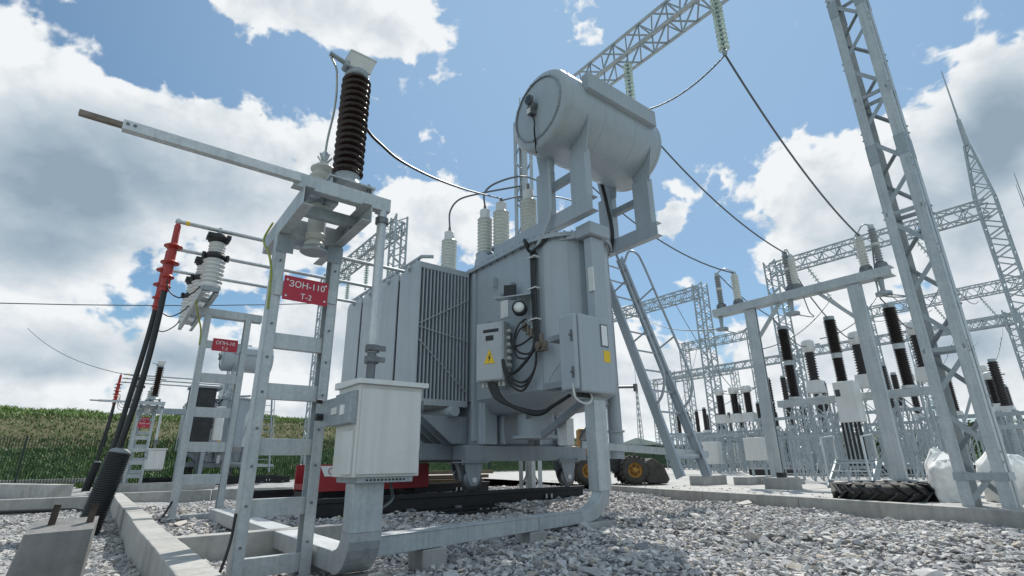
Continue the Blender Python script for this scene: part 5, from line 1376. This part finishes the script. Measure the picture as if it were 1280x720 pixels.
def bag(x, y, w, d, h, rz, label, peak):
    import bmesh
    n = 14; b = MB(); polys = []
    rnd = random.Random(int(x * 100)); ca, sa = math.cos(rz), math.sin(rz)
    for k in range(26):
        t = k / 25; z = YZ + h * t; ring = []
        for i in range(64):
            a = 2 * PI * i / 64; c, s = math.cos(a), math.sin(a)
            r = 1 / max(abs(c), abs(s)) ** .72
            f = 1 + .09 * math.sin(t * PI) + .03 * math.sin(3 * a + t * 7) + .02 * math.sin(9 * a + 4 * t) + .035 * abs(math.sin(5.5 * a + 6 * t + 1.3 * math.sin(9 * t))) - .03 * abs(math.sin(13 * t + 2.2 * math.sin(3 * a)))
            if t > .82: f *= 1 - (t - .82) * 2.2
            px, py = c * r * w / 2 * f, s * r * d / 2 * f
            zz = z + (peak * max(0, c * .7 + s * .5) * max(0, t - .7) * 1.6)
            ring.append((x + px * ca - py * sa, y + px * sa + py * ca, zz + .010 * math.sin(7 * a + 5 * t) + .008 * math.sin(17 * a + 11 * t)))
        polys.append(ring)
    b.loft(polys, True)
    return b.thing('bulk_bag', M['bag'], label, 'bulk bag', 'white bulk bags')
bag(7.52, 1.86, .36, .36, .42, .4, 'white woven bulk bag with a raised corner beside the big tyre', .35)
bag(7.75, 1.42, .36, .34, .46, .9, 'white woven bulk bag seen between the legs of the near gantry', .12)
bag(7.6, .92, .4, .4, .30, .2, 'low white bag at the right edge of the picture', .05)

# ---------- small yellow loader parked behind the transformer
o = root('wheel_loader', (8.65, 7.95, YZ), 'small yellow wheel loader with a dark bucket parked behind the transformer', 'wheel loader')
C_ = V((8.74, 7.93, YZ)); f_ = V((.79, -.61, 0)).normalized(); s_ = V((-.61, -.79, 0)).normalized()
def L2(a, b_, z): return C_ + f_ * a + s_ * b_ + V((0, 0, z))
for a in (-.52, .42):
    for b_ in (-.42, .34):
        c = L2(a, b_, .285); q = s_ if b_ > 0 else -s_
        wl = MB().lathe(c - q * .11, [(.15, .0), (.22, -.005), (.275, .03), (.285, .08), (.285, .15), (.275, .20), (.22, .235), (.15, .225)], 32, q, cap=False).build('wheel', M['tyre'], o)
        MB().lathe(c - q * .06, [(.02, 0), (.16, 0), (.165, .14), (.12, .12), (.10, .10), (.07, .10), (.06, .16), (.02, .165)], 24, q).build('rim', M['yellowp'], wl)
        for k in range(6):
            t = 2 * PI * k / 6; u = q.orthogonal().normalized(); v = q.cross(u); pn_ = c - q * .06 + (u * math.cos(t) + v * math.sin(t)) * .088
            MB().cyl(pn_ + q * .09, pn_ + q * .125, .014, n=6, smooth=False).build('wheel_nut', M['darkmetal'], wl)
        b = MB()
        for k in range(18):
            t = 2 * PI * k / 18; u = q.orthogonal().normalized(); v = q.cross(u); dd = u * math.cos(t) + v * math.sin(t)
            b.bar(c + dd * .283 - q * .10, c + dd * .283 + q * .10 + dd.cross(q) * .06, .05, .03, dd)
        b.build('tread', M['tyre'], wl)
MB().obox(L2(-.25, -.04, .40), f_ * .62, s_ * .24, V((0, 0, .14))).build('chassis', M['darkmetal'], o, .02)
MB().obox(L2(-.78, -.04, .64), f_ * .22, s_ * .25, V((0, 0, .14))).build('engine_cover', M['yellowp'], o, .03)
cbn = MB().obox(L2(-.48, -.04, .86), f_ * .19, s_ * .25, V((0, 0, .28))).build('cab', M['yellowp'], o, .03)
for sg in (-1, 1): MB().obox(L2(-.48, -.04 + sg * .252, .92), f_ * .15, s_ * .004, V((0, 0, .19))).build('window', M['glassp'], cbn)
for sg in (-1, 1):
    MB().bar(L2(.0, -.04 + sg * .14, .48), L2(.62, -.04 + sg * .14, .36), .06, .10).build('lift_arm', M['darkmetal'], o, .01)
pr = [(.62, .10), (.70, .03), (1.05, .02), (1.12, .10), (1.02, .36), (.80, .52), (.66, .46)]
vs = [tuple(L2(a, sg * .46 - .04, z)) for sg in (-1, 1) for a, z in pr]; n = len(pr)
MB().add(vs, [tuple(range(n)), tuple(reversed(range(n, 2 * n)))] + [(j + n, (j + 1) % n + n, (j + 1) % n, j) for j in range(n)]).build('bucket', M['tyre'], o, .02)
MB().obox(L2(-.98, .1, .50), f_ * .05, s_ * .10, V((0, 0, .14))).build('counterweight', M['yellowp'], o, .01)

# ---------- timber stack and planks behind the rails
for k in range(4):
    MB().bar((5.1 + k * .05, 10.8 - k * .1, .20 + k * .09), (6.9 + k * .04, 10.2 - k * .12, .20 + k * .09), .12, .07).thing('timber_plank', M['wood'], ('lowest', 'second', 'third', 'topmost')[k] + ' pale timber plank stacked behind the transformer wheels', 'plank', 'planks stacked behind the rails')

# ================================================================== second bay far to the left: copies of the same things
DY = 14.4
shifted(SW, (0, DY, .02), 'far earthing switch with a brown insulator, small in the distance on the left')
shifted(CB, (0, DY, .02), 'far light grey drive cabinet, small in the distance on the left')
shifted(AR, (0, DY - .6, .02), 'far surge arrester stand with a tiny red sign, small in the distance on the left')
for i, c in enumerate(CAB_): shifted(c, (-.1, DY - .6, .02), 'far black power cable with red sheds, %s of the distant two' % ('nearer', 'farther')[i])
for i, c in enumerate(BUS): shifted(c, (0, DY - .6, .02), 'far tube busbar, %s of the distant three' % ('nearest', 'middle', 'farthest')[i])
for i, c in enumerate(COND): shifted(c, (-.1, DY - .6, .02), ('far corrugated conduit at the foot of the distant cables', 'farther hidden conduit of the distant cables')[i])
TR2 = shifted(TR, (-1.25, 15.6, .03), 'second grey power transformer, small in the distance on the left', .80)
for i, c in enumerate(RL): shifted(c, (-.5, 14.4, .02), ('near black rail under the distant transformer', 'rear black rail under the distant transformer')[i])
for i, s in enumerate(S): shifted(s, (0, 14.1, 0), ('right', 'middle', 'left')[i] + ' glass string on the far left gantry')
o = root('oil_cooler', (1.9, 19.6, .1), 'dark boxed oil cooler with a pale cylinder standing before the distant transformer', 'cooler')
MB().box(2.05, 2.75, 19.2, 20.0, 1.25, 3.05).build('casing', M['darkmetal'], o, .02)
MB().cyl((2.95, 19.3, 1.45), (2.95, 19.3, 2.5), .15, n=18).build('cylinder', M['cab'], o)
for x in (2.15, 2.65): MB().box(x - .05, x + .05, 19.25, 19.95, .0, 1.25).build('leg', M['galv_dark'], o)
MB().box(2.0, 2.9, 19.15, 20.05, 3.05, 3.12).build('roof', M['paint_d'], o)
o = root('cable_bridge', (1.4, 18.6, 0), 'grey horizontal cable bridge beam beside the distant arrester stand', 'cable bridge')
MB().box(.72, 2.02, 18.5, 18.66, 2.14, 2.30).build('beam', M['galv_dark'], o)
for x in (.80, 1.95): MB().box(x - .05, x + .05, 18.53, 18.63, 0, 2.14).build('post', M['galv_dark'], o)
# ================================================================== fence, hill, grass, trees
o = root('mesh_fence', (-14, 24, 0), 'dark green wire mesh fence along the grass bank on the left', 'fence')
FY = 24.0
for k in range(30):
    x = -16 + k * 2.35
    MB().bar((x, FY, -.1), (x, FY, 1.72), .08, .06).build('post', M['fence'], o)
    if k == 29: break
    b = MB()
    for j in range(1, 30): b.bar((x + j * 2.35 / 30, FY, .12), (x + j * 2.35 / 30, FY, 1.66 + (.07 if j % 2 else 0)), .02, .02)
    for z in (.2, .6, 1.0, 1.4, 1.6): b.bar((x, FY + .006, z), (x + 2.35, FY + .006, z), .008, .008)
    b.build('mesh_panel', M['fence'], o)
o = root('mesh_fence', (64, 0, 0), 'pale mesh fence far behind the right yard', 'fence')
for k in range(26):
    y = -8 + k * 2.6
    MB().bar((64, y, -.1), (64, y, 1.9), .07, .07).build('post', M['galv_far'], o)
    if k < 25:
        b = MB()
        for j in range(1, 16): b.bar((64, y + j * 2.6 / 16, .1), (64, y + j * 2.6 / 16, 1.8), .02, .02)
        for z in (.4, 1.1, 1.75): b.bar((64.03, y, z), (64.03, y + 2.6, z), .02, .02)
        b.build('mesh_panel', M['galv_far'], o)
def hz_(x, y):
    d = y - 25.0 + .6 * math.sin(x * .13)
    t = max(0, min(1, d / 17)); z = 3.85 * (t * t * (3 - 2 * t))
    if d > 17: z += (d - 17) * .012
    z += .12 * math.sin(x * .5 + y * .4) * t + .08 * math.sin(x * 1.3 - y * .7) * t
    if 7.2 < d < 8.6: z -= .18 * math.sin((d - 7.2) / 1.4 * PI)
    z *= max(0, min(1, (70 - x) / 40)) if x > 30 else 1
    return z - .05
b = MB(); nx, ny = 120, 60
xs = [-60 + 150 * i / (nx - 1) for i in range(nx)]; ys = [24.6 + 75 * (j / (ny - 1)) ** 1.7 for j in range(ny)]
b.v = [(x, y, hz_(x, y)) for y in ys for x in xs]; b.f = [(j * nx + i, j * nx + i + 1, (j + 1) * nx + i + 1, (j + 1) * nx + i) for j in range(ny - 1) for i in range(nx - 1)]; b.sm = [True] * len(b.f)
b.thing('hill', M['hill'], 'long grass bank behind the fence', 'hill', kind='structure', base=(0, 24.6, 0))
b = MB(); nx, ny = 30, 90
xs = [62 + 90 * (i / (nx - 1)) ** 1.4 for i in range(nx)]; ys = [-70 + 140 * j / (ny - 1) for j in range(ny)]
b.v = [(x, y, -.1 + 3.6 * (lambda t: t * t * (3 - 2 * t))(min(1, max(0, (x - 63) / 40))) + .3 * math.sin(y * .2) * min(1, (x - 62) / 20)) for y in ys for x in xs]; b.f = [(j * nx + i, j * nx + i + 1, (j + 1) * nx + i + 1, (j + 1) * nx + i) for j in range(ny - 1) for i in range(nx - 1)]; b.sm = [True] * len(b.f)
b.thing('hill', M['hill'], 'low green rise far behind the right yard', 'hill', kind='structure', base=(62, 0, 0))
def grass(name, m, label, count, region, h, wd, seed):
    rnd = random.Random(seed); b = MB(); n = 0; tr = 0
    while n < count and tr < count * 10:
        tr += 1
        x, y, z = region(rnd)
        if not visible((x, y, z + h), 40): continue
        n += 1
        for _ in range(2):
            a = rnd.uniform(0, PI); hh = h * rnd.uniform(.5, 1.25); ww = wd * rnd.uniform(.6, 1.3); lx, ly = rnd.gauss(0, .6) * hh, rnd.gauss(0, .6) * hh
            jx, jy = rnd.gauss(0, .05), rnd.gauss(0, .05)
            c, s = math.cos(a) * ww, math.sin(a) * ww
            b.add([(x + jx - c, y + jy - s, z - .05), (x + jx + c, y + jy + s, z - .05), (x + jx + lx * .5 + c * .6, y + jy + ly * .5 + s * .6, z + hh * .6), (x + jx + lx, y + jy + ly, z + hh)], [(0, 1, 2, 3)])
    return b.thing(name, m, label, 'grass', kind='stuff', base=(0, 24, 0))
def r1(r): x, y = r.uniform(-22, 50), r.uniform(24.3, 33.5); return x, y, hz_(x, y) if y > 24.6 else -.05
def r2_(r): x, y = r.uniform(-24, 50), r.uniform(32.5, 39); return x, y, hz_(x, y)
def r3(r): x, y = r.uniform(-28, 50), r.uniform(38, 47); return x, y, hz_(x, y)
def r4(r): x, y = r.uniform(66, 110), r.uniform(-15, 60); return x, y, -.1 + 3.6 * (lambda t: t * t * (3 - 2 * t))(min(1, max(0, (x - 63) / 40)))
grass('tall_grass', M['blade'], 'dark green tall grass behind the fence', 30000, r1, .24, .028, 11)
grass('dry_grass', M['blade_dry'], 'dry yellowish grass on the slope of the bank', 14000, r2_, .12, .035, 12)
grass('meadow_grass', M['blade_top'], 'bright green grass along the crest of the bank', 14000, r3, .26, .035, 13)
grass('far_grass', M['blade_top'], 'green scrub on the far rise at right', 5000, r4, .9, .12, 14)

def tree(x, y, z, h, r, label, seed, trunk=.3):
    rnd = random.Random(seed)
    o = root('tree', (x, y, z), label, 'tree', 'trees and bushes along the horizon')
    b = MB().tube(spline([(x, y, z - .1), (x + .05 * h * rnd.gauss(0, 1) * .3, y, z + h * .35), (x, y + .02, z + h * .75)], 4), [h * .03 * (1 - i / 14) for i in range(9)], 7)
    for k in range(6):
        a = rnd.uniform(0, 6.28); t = rnd.uniform(.25, .6); b.tube([(x, y, z + h * t), (x + r * .6 * math.cos(a), y + r * .6 * math.sin(a), z + h * (t + .25))], [h * .012, h * .004], 5)
    b.build('trunk', M['bark'], o)
    b = MB(); cl = [(rnd.gauss(0, .45) * r, rnd.gauss(0, .45) * r, h * rnd.uniform(.3, .95), r * rnd.uniform(.28, .5)) for _ in range(16)]
    for (cx, cy, cz, cr) in cl:
        for _ in range(70):
            p = V((rnd.gauss(0, 1), rnd.gauss(0, 1), rnd.gauss(0, 1))).normalized() * cr * rnd.random() ** .4
            c = V((x + cx, y + cy, z + cz)) + p; n_ = V((rnd.gauss(0, 1), rnd.gauss(0, 1), rnd.gauss(0, 1))).normalized(); u = n_.orthogonal().normalized() * r * .055; v = n_.cross(u.normalized()) * r * .09
            b.add([c - u, c + v * .2 - u * .1 - v, c + u, c + v], [(0, 1, 2, 3)])
    b.build('crown', M['leaf'], o)
TREES = [(58, 12.5, 3.6, 1.9, 'bushy tree behind the circuit breaker'), (60, 10.2, 3.0, 1.7, 'lower bush right of the tree behind the circuit breaker'), (52, .8, 3.8, 2.0, 'dark bush at the right edge behind the gantry leg'), (50, 2.6, 2.8, 1.6, 'small bush left of the gantry leg'),
         (62, 32, 3.4, 2.2, 'round bush far behind the headed row'), (60, 28, 2.8, 1.9, 'low bush far behind the grey cabinet'), (46, -.6, 4.6, 1.6, 'thin dark tree at the far right edge'), (70, 22, 3.4, 2.6, 'wide bush behind the disconnector post'), (66, 40, 3.4, 2.4, 'bush far behind the ladder foot'),
         (40, 46, 6.2, 1.6, 'small dark tree on the bank behind the drive cabinet')]
for i, (x, y, h, r, lab) in enumerate(TREES): tree(x, y, 2.8 if i == 9 else .1, h * (.5 if i == 9 else 1), r, lab, 30 + i)
# small house beyond the fence
o = root('brick_shed', (75, 55, .5), 'low brown building far behind the ladder', 'building')
MB().box(70, 80, 52, 62, .2, 3.0).build('wall', surf('brown brick', (.16, .10, .075), .9, 0, .2, 3), o)
MB().loft([[(69.5, 51.5, 3.0), (80.5, 51.5, 3.0), (80.5, 62.5, 3.0), (69.5, 62.5, 3.0)], [(69.5, 56.8, 4.2), (80.5, 56.8, 4.2), (80.5, 57.2, 4.2), (69.5, 57.2, 4.2)]], False).build('roof', M['gporc'], o)
for y in (54, 59): MB().box(69.95, 70.05, y, y + 1.2, 1.2, 2.3).build('window', M['glassp'], o)
